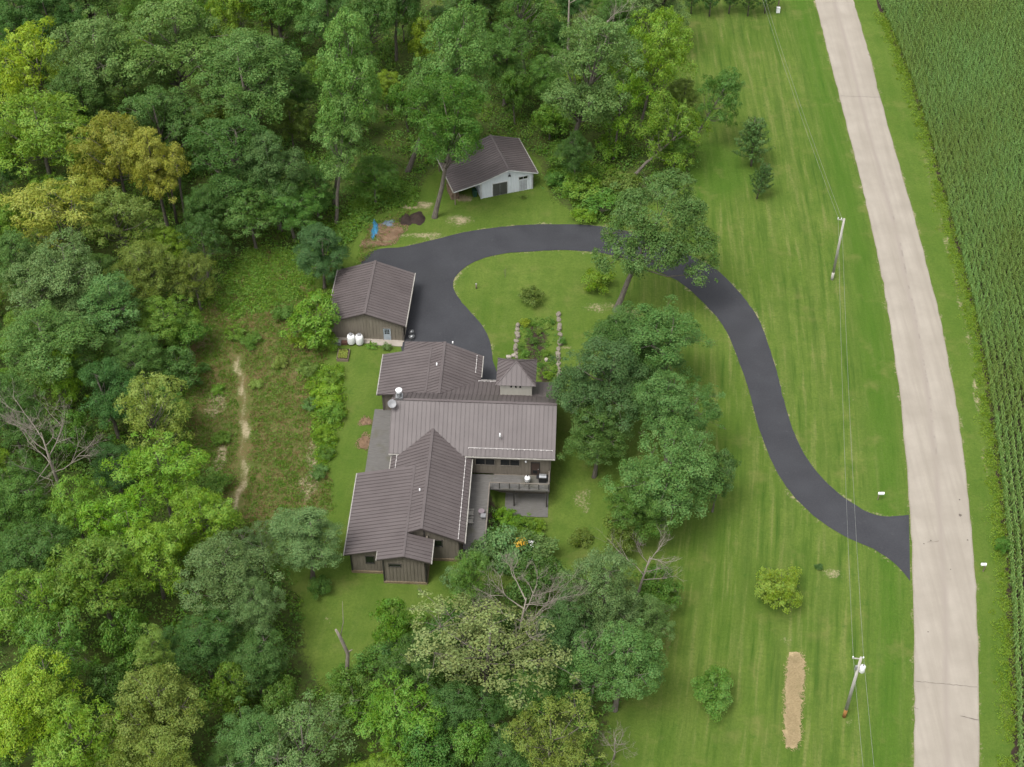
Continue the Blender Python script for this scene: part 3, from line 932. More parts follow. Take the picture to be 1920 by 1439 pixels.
    # north-west wing
    wall(h, (-7.5, 9.5), (-0.5, 9.5), 0.2, [(0, 3.65), (5.5, 5.0), (7, 5.6)], M['siding'], corner=M['trim_tan'], base=-0.1)
    wall(h, (-7.5, 15.9), (-7.5, 9.5), 0.2, [(0, 3.65), (6.4, 3.65)], M['siding'], corner=M['trim_tan'], base=-0.1)
    wall(h, (4.1, 16.0), (-7.5, 16.0), 0.0, [(0, 3.95), (4.3, 5.9), (6.1, 5.1), (11.6, 3.65)], M['siding'])
    wall(h, (4.1, 11.4), (4.1, 16.0), 0.0, [(0, 3.95), (4.6, 3.95)], M['siding'])
    # ---- decks
    boards(h, -8.65, -5.2, -3.9, 9.6, 0.5)
    MB().box(-8.6, -5.2, -3.9, 9.55, 0.02, 0.44).build('deck_skirt', M['trim_dark'], h)
    boards(h, 3.95, 6.5, -12.5, -0.95, 0.85)
    boards(h, 6.5, 13.55, -3.1, -0.95, 0.85, across_y=False)
    MB().box(3.95, 6.45, -12.45, -3.1, -0.2, 0.78).build('deck_skirt', M['trim_dark'], h)
    MB().box(6.42, 6.55, -12.4, -3.1, -2.6, 0.76).build('deck_skirt', M['trim_dark'], h)
    MB().bar((6.5, -3.12, 0.72), (13.6, -3.12, 0.72), 0.06, 0.24).build('deck_fascia', M['deck'], h)
    boards(h, 8.3, 13.5, -4.6, -0.95, -2.33, 'lower_deck_floor', False)
    MB().bar((13.56, -0.9, 0.72), (13.56, -3.1, 0.72), 0.06, 0.24).build('deck_fascia', M['deck'], h)
    for x, y in ((9.4, -3.0), (13.3, -3.0)):
        MB().box(x - 0.08, x + 0.08, y - 0.08, y + 0.08, -2.4, 0.78).build('deck_post', M['trim_dark'], h)
    # railings: top rail, posts, wires
    def railing(a, b, n, top=1.87):
        a, b = Vector(a), Vector(b)
        r = MB().bar(a + Vector((0, 0, top)), b + Vector((0, 0, top)), 0.12, 0.06).build('handrail', M['trim_tan'], h)
        for i in range(n + 1):
            p = a + (b - a) * i / n
            MB().box(p.x - 0.045, p.x + 0.045, p.y - 0.045, p.y + 0.045, 0.6, top - 0.03).build('baluster_post', M['trim_dark'], r)
        mb = MB()
        for z in (1.05, 1.25, 1.45, 1.65):
            mb.bar(a + Vector((0, 0, z)), b + Vector((0, 0, z)), 0.015, 0.015)
        tag(mb.build('rail_wires', M['steel'], r), kind='stuff')
    railing((6.5, -3.08, 0), (13.5, -3.08, 0), 6)
    railing((6.5, -12.4, 0), (6.5, -3.14, 0), 7)
    railing((13.5, -3.02, 0), (13.5, -1.0, 0), 2)
    # steps down to the grass
    for i in range(5):
        z = 0.85 - 0.17 * (i + 1)
        st = MB().box(4.0, 6.4, -12.52 - 0.3 * (i + 1), -12.52 - 0.3 * i + 0.02, z - 0.05, z).build('step', M['deck'], h)
        MB().box(4.0, 6.4, -12.52 - 0.3 * i + 0.0, -12.52 - 0.3 * i + 0.03, z + 0.003, z + 0.115).build('riser', M['trim_dark'], st)
    for x in (3.95, 6.45):
        MB().prism([(x, -12.5, 0.82), (x, -14.05, 0.0), (x, -14.05, -0.1), (x, -12.5, 0.4)], (0.05, 0, 0)).build('step_stringer', M['trim_dark'], h)
    MB().box(3.86, 3.96, -13.75, -13.65, -0.1, 1.8).build('step_post', M['trim_tan'], h)
    # ---- chimney, dish, vents
    cx, cy = L(749, 748, 7.6)
    ch = MB().box(cx - 0.42, cx + 0.42, cy - 0.42, cy + 0.42, 6.9, 8.1).build('chimney', M['steel'], h)
    MB().lathe([(0.3, 8.1), (0.3, 8.75), (0.36, 8.76), (0.36, 8.82)], 16, (cx, cy, 0)).build('flue', M['steel'], ch, True)
    MB().lathe([(0.27, 8.83), (0.27, 8.98)], 16, (cx, cy, 0)).build('flue_band', M['black'], ch, True)
    MB().lathe([(0.4, 8.99), (0.4, 9.12), (0.1, 9.22)], 16, (cx, cy, 0)).build('flue_cap', M['white'], ch)
    dx, dy = L(735, 757, 8.2)
    ds = MB().lathe([(0.02, 0.0), (0.3, 0.05), (0.5, 0.13), (0.52, 0.16), (0.48, 0.15), (0.28, 0.08), (0.02, 0.03)], 20).build('satellite_dish', M['grey_plastic'], h, True)
    ds.location = (dx, dy, 8.15); ds.rotation_euler = (math.radians(38), 0, math.radians(12)); ds['label'] = 'round grey satellite dish beside the chimney'
    MB().tube([(0, 0, 0), (0.1, 0.2, -0.9)], 0.035, 6).build('dish_mast', M['steel'], ds)
    MB().tube([(0, -0.5, 0.1), (0, -0.45, 0.5)], 0.02, 5).build('dish_arm', M['steel'], ds)
    for u, v, z in ((937.5, 815, 6.5), (787, 919, 5.75), (819, 683, 5.85)):
        x, y = L(u, v, z)
        vt = MB().lathe([(0.15, -0.35), (0.09, -0.1), (0.09, 0.28), (0.05, 0.3)], 10, (x, y, z - 0.1)).build('vent_pipe', M['white'], h, True)
    x, y = L(849, 644, 5.2)
    MB().lathe([(0.09, -0.3), (0.09, 0.2)], 10, (x, y, 5.3)).build('vent_pipe', M['white'], h, True)
    return h


def L(u, v, z):
    """House-plan coordinates of what photo pixel (u, v) shows at height z."""
    p = G(u, v, z)
    c, s = math.cos(HA), math.sin(HA)
    dx, dy = p.x - HO[0], p.y - HO[1]
    return dx * c + dy * s, -dx * s + dy * c


HOUSE = build_house()


def build_garage():
    gx, gy = hx(-11.15, 22.4)
    rz = HA - math.radians(1.3)
    g = empty('garage', (gx, gy, 0), rz, 'detached garage with brown metal roof and tan board walls behind the house', 'garage')
    N, ZR, ZE = 10.6, 4.85, 2.95
    for s in (1, -1):
        roof_slope(g, [(0, 0, ZR), (0, N, ZR), (5.22 * s, N, ZE), (5.22 * s, 0, ZE)], (0, 1, 0), 0.5)
    cap(g, (0, -0.02, ZR), (0, N + 0.02, ZR))
    gutter(g, (5.3, -0.05, ZE - 0.06), (5.3, N + 0.05, ZE - 0.06))
    gutter(g, (-5.3, -0.05, ZE - 0.06), (-5.3, N + 0.05, ZE - 0.06))
    ops = [(7.0, 8.1, 0.05, 2.2)]
    w, at, d, o = wall(g, (-4.8, 0.35), (4.8, 0.35), 0.1, [(0, 2.95), (4.8, 4.68), (9.6, 2.95)], M['siding_garage'], openings=ops, corner=M['trim_tan'])
    door(g, at, d, o, 7.0, 8.0, 0.1, 2.15, M['door_blue'], M['trim_tan'], glass=(3, 3, 1.15, 2.0))
    wall(g, (4.8, 0.35), (4.8, N - 0.35), 0.1, [(0, 2.95), (N - 0.7, 2.95)], M['siding_garage'], corner=M['trim_tan'])
    wall(g, (-4.8, N - 0.35), (-4.8, 0.35), 0.1, [(0, 2.95), (N - 0.7, 2.95)], M['siding_garage'])
    wall(g, (4.8, N - 0.35), (-4.8, N - 0.35), 0.1, [(0, 2.95), (4.8, 4.68), (9.6, 2.95)], M['siding_garage'])
    MB().box(-4.9, 4.9, 0.1, N - 0.1, -0.2, 0.12).build('foundation', M['concrete'], g)
    MB().box(0.6, 4.75, -0.75, 0.12, -0.2, 0.1).build('concrete_apron', M['concrete'], g)
    MB().box(-4.9, 0.4, -0.45, 0.08, -0.2, 0.06).build('concrete_ledge', M['concrete'], g)
    # two garage doors face the driveway
    for y0 in (1.4, 5.6):
        at2 = lambda s, z, q=0.0, y0=y0: Vector((4.8 + q, y0 + s, z))
        door(g, at2, Vector((0, 1, 0)), Vector((1, 0, 0)), 0, 3.2, 0.12, 2.35, M['trim_tan'], M['trim_dark'], handle=False)
    return g


GARAGE = build_garage()


def build_shed():
    bx, by = hx(1.98, 53.28)
    rz = HA + math.radians(20.7)
    g = empty('shed', (bx, by, 0), rz, 'white board shed with brown roof and open lean-to at the wood edge', 'shed')
    D, Z0, ZB, ZL, ZE = 8.6, 4.5, 3.2, 2.5, 3.0
    roof_slope(g, [(4.15, -0.4, Z0), (4.15, D, Z0), (8.55, D, ZE), (8.55, -0.4, ZE)], (0, 1, 0), 0.5)
    roof_slope(g, [(4.15, -0.4, Z0), (4.15, D, Z0), (-0.05, D, ZB), (-0.05, -0.4, ZB)], (0, 1, 0), 0.5)
    roof_slope(g, [(-0.05, -0.4, ZB + 0.01), (-0.05, D, ZB + 0.01), (-4.2, D, ZL), (-4.2, -0.4, ZL)], (0, 1, 0), 0.5)
    cap(g, (4.15, -0.42, Z0), (4.15, D + 0.02, Z0))
    gutter(g, (8.62, -0.42, ZE - 0.07), (8.62, D, ZE - 0.07))
    gutter(g, (-4.27, -0.42, ZL - 0.07), (-4.27, D, ZL - 0.07))
    for a, b in (((-4.2, -0.43, ZL - 0.09), (-0.05, -0.43, ZB - 0.1)), ((4.15, -0.43, Z0 - 0.1), (8.55, -0.43, ZE - 0.1)), ((-0.05, -0.43, ZB - 0.1), (4.15, -0.43, Z0 - 0.1))):
        MB().bar(a, b, 0.05, 0.16).build('rake_board', M['trim_white'], g)
    ops = [(1.75, 4.05, 0, 2.4), (5.85, 7.1, 0.3, 2.7)]
    w, at, d, o = wall(g, (0.0, 0), (7.9, 0), -0.1, [(0, 3.05), (4.15, 4.35), (7.9, 3.05)], M['siding_white'], 0.4, ops, corner=M['trim_white'])
    door(g, at, d, o, 1.8, 4.0, 0.05, 2.25, M['door_grey'], M['trim_white'], leaves=2, handle=False)
    window(g, at, d, o, 5.75, 7.15, 2.05, 2.6, M['trim_white'], 1)
    # white trellis below the high window
    mb = MB()
    for i in range(5):
        s = 5.95 + i * 0.25
        mb.bar(at(s, 0.15, 0.05), at(s, 1.85, 0.05), 0.03, 0.03, d)
    for i in range(7):
        z = 0.3 + i * 0.25
        mb.bar(at(5.9, z, 0.08), at(7.0, z, 0.08), 0.03, 0.03)
    mb.build('trellis', M['grey_plastic'], g)
    lp = at(4.3, 3.3, 0.22)
    lm = MB().lathe([(0.05, 0.12), (0.1, 0.1), (0.22, 0.0), (0.22, -0.03)], 12, lp).build('barn_lamp', M['black'], g, True)
    MB().tube([at(4.3, 3.55, 0.0), at(4.3, 3.7, 0.15), at(4.3, 3.42, 0.22)], 0.025, 6).build('lamp_arm', M['black'], lm)
    wall(g, (7.9, 0), (7.9, D - 0.4), -0.1, [(0, 3.05), (D - 0.4, 3.05)], M['siding_white'], 0.4, corner=M['trim_white'])
    wall(g, (0.0, D - 0.4), (0.0, 0.0), -0.1, [(0, 3.05), (D - 0.4, 3.05)], M['siding_white'], 0.4)
    wall(g, (7.9, D - 0.4), (0.0, D - 0.4), -0.1, [(0, 3.05), (3.75, 4.35), (7.9, 3.05)], M['siding_white'], 0)
    for y in (-0.2, 4.0, 8.2):
        MB().box(-4.05, -3.92, y - 0.07, y + 0.07, -0.1, 2.4).build('post', M['timber'], g)
    MB().bar((-3.98, -0.2, 2.27), (-3.98, 8.2, 2.27), 0.1, 0.16).build('beam', M['timber'], g)
    return g


SHED = build_shed()

# ================================================================== VEGETATION
def fib(n, rs):
    i = np.arange(n) + 0.5
    ph = np.arccos(1 - 2 * i / n); th = np.pi * (1 + 5 ** 0.5) * i + rs.rand() * 6.28
    D = np.stack([np.cos(th) * np.sin(ph), np.sin(th) * np.sin(ph), np.cos(ph)], 1)
    D += rs.normal(0, 0.16, D.shape)
    return D / np.linalg.norm(D, axis=1)[:, None]


def unit(A):
    return A / (np.linalg.norm(A, axis=1)[:, None] + 1e-9)


def leaves_mesh(name, P, Dn, size, asp, rs, clump_v, droop=0.0):
    """Leaf-sized folded faces at points P facing roughly Dn."""
    n = len(P)
    N = unit(Dn + rs.normal(0, 0.45, (n, 3)) + [0, 0, 0.25])
    T = unit(np.cross(N, rs.normal(0, 1, (n, 3))))
    if droop:
        T = unit(np.cross(np.cross(N, unit(Dn + rs.normal(0, 0.5, (n, 3)))), N) + 1e-3) + [0, 0, -droop]
        T = unit(T)
    B = np.cross(N, T)
    s = size * rs.uniform(0.65, 1.35, n)[:, None]
    a, b = T * s * 0.5, B * s * 0.5 * asp
    up = N * s * 0.1
    V = np.stack([P - a - up, P + b + up * 0.6, P + a - up, P - b + up * 0.6], 1).reshape(-1, 3)
    F = np.arange(4 * n).reshape(n, 4)
    v = np.clip(0.62 * clump_v + 0.38 * rs.rand(n), 0, 1)
    return mesh_np(name, V, F, {'v': ('FACE', v), 'w': ('FACE', rs.rand(n))})


def crown(name, seed, lobes, clump_r, per, leaf, asp=0.68, floor=-0.45, droop=0.0, flat=0.75, cover=0.9, ragged=0.16):
    rs = np.random.RandomState(seed)
    Lb = np.array(lobes, float)
    Cs, Cd, Cr = [], [], []
    for k, (x, y, z, r) in enumerate(Lb):
        m = max(6, int(4 * r * r / (clump_r ** 2) * cover))
        D = fib(m, rs)
        D = D[D[:, 2] > floor]
        C = np.array([x, y, z]) + D * (r * rs.uniform(0.78, 1.12, len(D)))[:, None] * [1, 1, 0.85]
        keep = np.ones(len(C), bool)
        for j, (a, b, c, q) in enumerate(Lb):
            if j != k: keep &= np.linalg.norm((C - [a, b, c]) / [1, 1, 0.85], axis=1) > q * 0.72
        Cs.append(C[keep]); Cd.append(D[keep]); Cr.append(clump_r * rs.uniform(0.45, 1.55, keep.sum()))
    C, D, Rr = np.vstack(Cs), np.vstack(Cd), np.concatenate(Cr)
    mid = C.mean(0)
    far = rs.rand(len(C)) < ragged                      # sprays that stick out of the outline
    C[far] = mid + (C[far] - mid) * rs.uniform(1.08, 1.3, (far.sum(), 1))
    Rr[far] *= 0.7
    keep = rs.rand(len(C)) > 0.06                       # and gaps
    C, D, Rr = C[keep], D[keep], Rr[keep]
    n = len(C)
    cv = rs.rand(n)
    idx = np.repeat(np.arange(n), np.maximum(12, (per * 0.86 * (Rr / clump_r) ** 2).astype(int)))
    d = unit(rs.normal(0, 1, (len(idx), 3)) + D[idx] * 0.8 + [0, 0, 0.5])
    rad = Rr[idx] * 1.22 * rs.rand(len(idx)) ** 0.42
    P = C[idx] + d * rad[:, None] * [1, 1, flat]
    if droop: P[:, 2] -= 0.25 * rad
    return leaves_mesh(name, P, d, leaf, asp, rs, cv[idx], droop), C


def limbs(name, seed, lobes, H, r0, base=(0, 0, 0), tips=None, split=0.35, dead=0.25, twig_r=0.035):
    """Tapered trunk with limbs into every lobe and twigs to some of the clumps."""
    rnd = random.Random(seed)
    mb = MB()
    Lb = [Vector(l[:3]) for l in lobes]
    top = max(Lb, key=lambda p: p.z)
    zs = min(l[2] - l[3] for l in lobes)
    zs = max(zs, H * 0.12)
    fork = Vector((base[0] * 0.4 + top.x * 0.35, base[1] * 0.4 + top.y * 0.35, zs))
    pts = [Vector((0, 0, -0.3)), Vector((0, 0, 0.15)) + fork * 0.02, fork * 0.3, fork * 0.65 + Vector((rnd.uniform(-.15, .15), rnd.uniform(-.15, .15), 0)), fork, fork.lerp(top, 0.5), top]
    mb.tube(pts, [r0 * 1.55, r0 * 1.15, r0 * 0.95, r0 * 0.85, r0 * 0.72, r0 * 0.45, r0 * 0.12], 8)
    for p in Lb:
        if p is top: continue
        s = fork.lerp(top, max(0.0, min(0.75, (p.z - fork.z) / max(0.5, top.z - fork.z) - 0.35)))
        m = s.lerp(p, 0.5) + Vector((0, 0, -0.12 * (p - s).length))
        mb.tube([s, m, p], [r0 * 0.32, r0 * 0.2, r0 * 0.08], 6)
    if tips is not None:
        for t in tips:
            if rnd.random() > split: continue
            t = Vector(t)
            s = min(Lb, key=lambda p: (p - t).length)
            out = 1.0 if rnd.random() > dead else 1.35
            e = s + (t - s) * out
            mb.tube([s, s.lerp(e, 0.55) + Vector((rnd.uniform(-.2, .2), rnd.uniform(-.2, .2), 0.1)), e], [r0 * 0.11, r0 * 0.07, 0.012], 4, False)
            if out > 1:
                for _ in range(3):
                    mb.tube([s.lerp(e, 0.8), e + Vector((rnd.uniform(-.6, .6), rnd.uniform(-.6, .6), rnd.uniform(-.1, .5)))], [0.022, 0.008], 3, False)
    return mb.mesh(name, True)


def make_lobes(seed, R, H, z0, n, top_r=0.3, spread=0.74, squash=1.0):
    """Uneven set of leafy lobes filling a lopsided crown."""
    rs = np.random.RandomState(seed)
    zc, hz = (z0 + H) / 2, (H - z0) / 2
    ax, ay = rs.uniform(0.82, 1.18, 2)
    out = [(rs.uniform(-.15, .15) * R, rs.uniform(-.15, .15) * R, H - R * top_r, R * top_r)]
    for k in range(n):
        d = rs.normal(0, 1, 3); d /= np.linalg.norm(d)
        d[2] = d[2] * 0.9 + 0.12
        t = rs.uniform(0.55, 1.0)
        r = R * rs.uniform(0.17, 0.33) * squash
        x, y, z = d[0] * R * spread * t * ax, d[1] * R * spread * t * ay, zc + d[2] * (hz - r) * t
        out.append((x, y, max(z, z0 + 0.4 * r), r))
    return out


PROTO = {}


def proto(key, seed, R, H, z0, n, clump, per, leaf, r0, asp=0.68, droop=0.0, top_r=0.30, spread=0.74, floor=-0.35, flat=0.75, cover=0.9, lobes=None, split=0.3, dead=0.2, tilt=None):
    lb = lobes or make_lobes(seed, R, H, z0, n, top_r, spread)
    me, C = crown(key + '_crown', seed, lb, clump, per, leaf, asp, floor, droop, flat, cover)
    tr = limbs(key + '_trunk', seed, lb, H, r0, tips=C, split=split, dead=dead)
    me.materials.append(M['leaf']); tr.materials.append(M['bark'])
    PROTO[key] = dict(crown=me, trunk=tr, R=R, H=H, zc=(z0 + H) / 2 + 0.05 * H)


for i, s in enumerate((11, 12, 13, 14, 15, 16)):
    proto('oak%d' % i, s, 6.0, 19.0, (5.5, 5.0, 3.5, 4.0, 4.5, 3.0)[i], 24 + i % 3, 0.80, 165, 0.215, 0.34, cover=1.12)
for i, s in enumerate((21, 22)):
    proto('tall%d' % i, s, 4.3, 20.0, 6.0, 20, 0.75, 150, 0.215, 0.28, spread=0.66, cover=1.1)
for i, s in enumerate((31, 32, 33, 34)):
    proto('airy%d' % i, s, 5.0, 15.0, 3.0, 23, 0.78, 130, 0.36, 0.22, asp=0.30, droop=0.55, flat=0.9, split=0.2, spread=0.8)
for i, s in enumerate((41, 42)):
    proto('small%d' % i, s, 2.6, 5.2, 0.7, 20, 0.46, 115, 0.165, 0.10, spread=0.66, top_r=0.38)
for i, s in enumerate((51, 52, 53, 54)):
    proto('bush%d' % i, s, 1.7, 2.3, 0.1, 10, 0.42, 90, 0.17, 0.05, top_r=0.4, floor=-0.1)
proto('sparse', 61, 5.6, 15.0, 4.0, 20, 0.72, 110, 0.205, 0.28, split=0.85, dead=0.55, cover=0.72, spread=0.8)
# the leaning tree by the driveway: trunk and crown swing to the right
proto('leaning', 71, 6.0, 15.5, 5.5, 0, 0.8, 165, 0.22, 0.34, cover=1.15,
      lobes=[(4.2, 1.5, 12.6, 3.3), (1.3, 0.8, 10.6, 2.6), (3.1, -1.6, 9.7, 2.5), (6.3, 0.5, 11.1, 2.6), (8.6, -0.6, 9.2, 1.9), (0.3, -0.6, 8.4, 2.2), (2.2, 0.2, 8.0, 2.2), (4.6, -0.4, 8.6, 2.3), (6.4, 1.8, 12.6, 2.2), (5.4, 2.8, 13.8, 2.4), (2.2, 2.2, 12.4, 2.5), (9.4, -1.8, 7.0, 1.3)])


def _pine():
    """Young up-swept tree: dense fans of dark twigs on ascending branches."""
    rs = np.random.RandomState(81); rnd = random.Random(81)
    P, D, V = [], [], []
    mb = MB().tube([(0, 0, -0.2), (0.05, 0, 1.5), (0.0, 0.05, 6.4)], [0.14, 0.12, 0.02], 7)
    for k in range(46):
        z = 0.9 + 4.8 * (k / 46) ** 0.9
        a = k * 2.399
        ln = 2.7 * (1 - (z - 0.9) / 6.0) ** 0.75 * rnd.uniform(0.75, 1.15)
        e = Vector((math.cos(a) * ln, math.sin(a) * ln, ln * 0.62))
        s = Vector((0, 0, z))
        mb.tube([s, s + e * 0.5 + Vector((0, 0, -0.08)), s + e], [0.035, 0.025, 0.008], 4, False)
        m = int(26 + 60 * ln / 2.5)
        t = rs.uniform(0.22, 1.05, m)
        q = np.array(s) + np.array(e) * t[:, None] + rs.normal(0, 1, (m, 3)) * (0.10 + 0.13 * (1 - t))[:, None]
        P.append(q); D.append(np.tile(np.array(e.normalized()), (m, 1)) * 0.5 + [0, 0, 0.5]); V.append(np.full(m, rnd.random()))
    me = leaves_mesh('pine_crown', np.vstack(P), np.vstack(D), 0.34, 0.32, rs, np.concatenate(V))
    me.materials.append(M['leaf'])
    tr = mb.mesh('pine_trunk', True); tr.materials.append(M['bark'])
    PROTO['pine'] = dict(crown=me, trunk=tr, R=2.7, H=6.8, zc=3.6)


_pine()

TINT = dict(
    S=(0.112, 0.190, 0.042), S2=(0.095, 0.166, 0.038), G=(0.091, 0.172, 0.024), D=(0.052, 0.108, 0.020), D2=(0.069, 0.134, 0.024),
    M=(0.114, 0.198, 0.021), Y=(0.200, 0.260, 0.018), Y2=(0.156, 0.230, 0.019), L=(0.138, 0.230, 0.017), O=(0.212, 0.214, 0.029), K=(0.110, 0.154, 0.024),
    T=(0.152, 0.180, 0.055), B=(0.066, 0.126, 0.034), E=(0.108, 0.176, 0.052), W=(0.136, 0.202, 0.062), H=(0.150, 0.204, 0.037), R=(0.180, 0.125, 0.050))
n_tree = [0]


def put(key, loc, sxy, sz, tint, name, label, cat, group=None, rz=None, tilt=0.0, parts=('trunk', 'crown')):
    n_tree[0] += 1
    rnd = random.Random(n_tree[0] * 7 + 3)
    if key[:-1] == 'oak': key = 'oak%d' % ((int(key[-1]) + n_tree[0]) % 6)
    if key[:-1] == 'airy': key = 'airy%d' % ((int(key[-1]) + n_tree[0]) % 4)
    pr = PROTO[key]
    e = empty(name, loc, 0.0, label, cat, group)
    q = 1.0 if rz is not None else rnd.uniform(0.9, 1.12)
    e.scale = (sxy * q, sxy / q, sz)
    e.rotation_euler = (0, tilt, 0)
    a = rnd.uniform(0, 6.28) if rz is None else rz
    for pn in parts:
        o = link_mesh(pn, pr[pn if pn in pr else 'crown'], e)
        o.rotation_euler = (0, 0, a)
        if pn != 'trunk':
            k = rnd.uniform(0.88, 1.14)
            c = TINT[tint]
            o.color = (c[0] * k * rnd.uniform(0.9, 1.08), c[1] * k, c[2] * k * rnd.uniform(0.85, 1.1), 1)
    return e


def tree(u, v, rpx, H, key, tint, label, base=None, name='tree', group=None, rz=None, cat='tree'):
    """Crown centred on photo pixel (u, v), rpx wide; H metres high, or standing on the foot pixel base."""
    pr = PROTO[key]
    if base:
        b = G(*base); b.z = float(terrain(b.x, b.y))
        # height that brings the crown centre up to row v
        lo, hi = 2.0, 40.0
        for _ in range(30):
            zc = (lo + hi) / 2
            y = b.y * math.cos(PITCH) - (zc - CAM_H) * math.sin(PITCH)
            w = 719.5 + FPX * (-b.y * math.sin(PITCH) - (zc - CAM_H) * math.cos(PITCH)) / y
            if w > v: lo = zc
            else: hi = zc
        H = zc / pr['zc'] * pr['H']
        p = G(u, v, zc)
        tilt = math.atan2(p.x - b.x, zc)
        s = pxm((b.x, b.y, zc))
    else:
        zc = H * pr['zc'] / pr['H']
        p = G(u, v, zc); s = pxm(p)
        b = Vector((p.x, p.y, 0)); b.z = float(terrain(p.x, p.y)) - 0.05
        tilt = 0.0
    return put(key, b, rpx / s / pr['R'], H / pr['H'], tint, name, label, cat, group, rz, tilt)


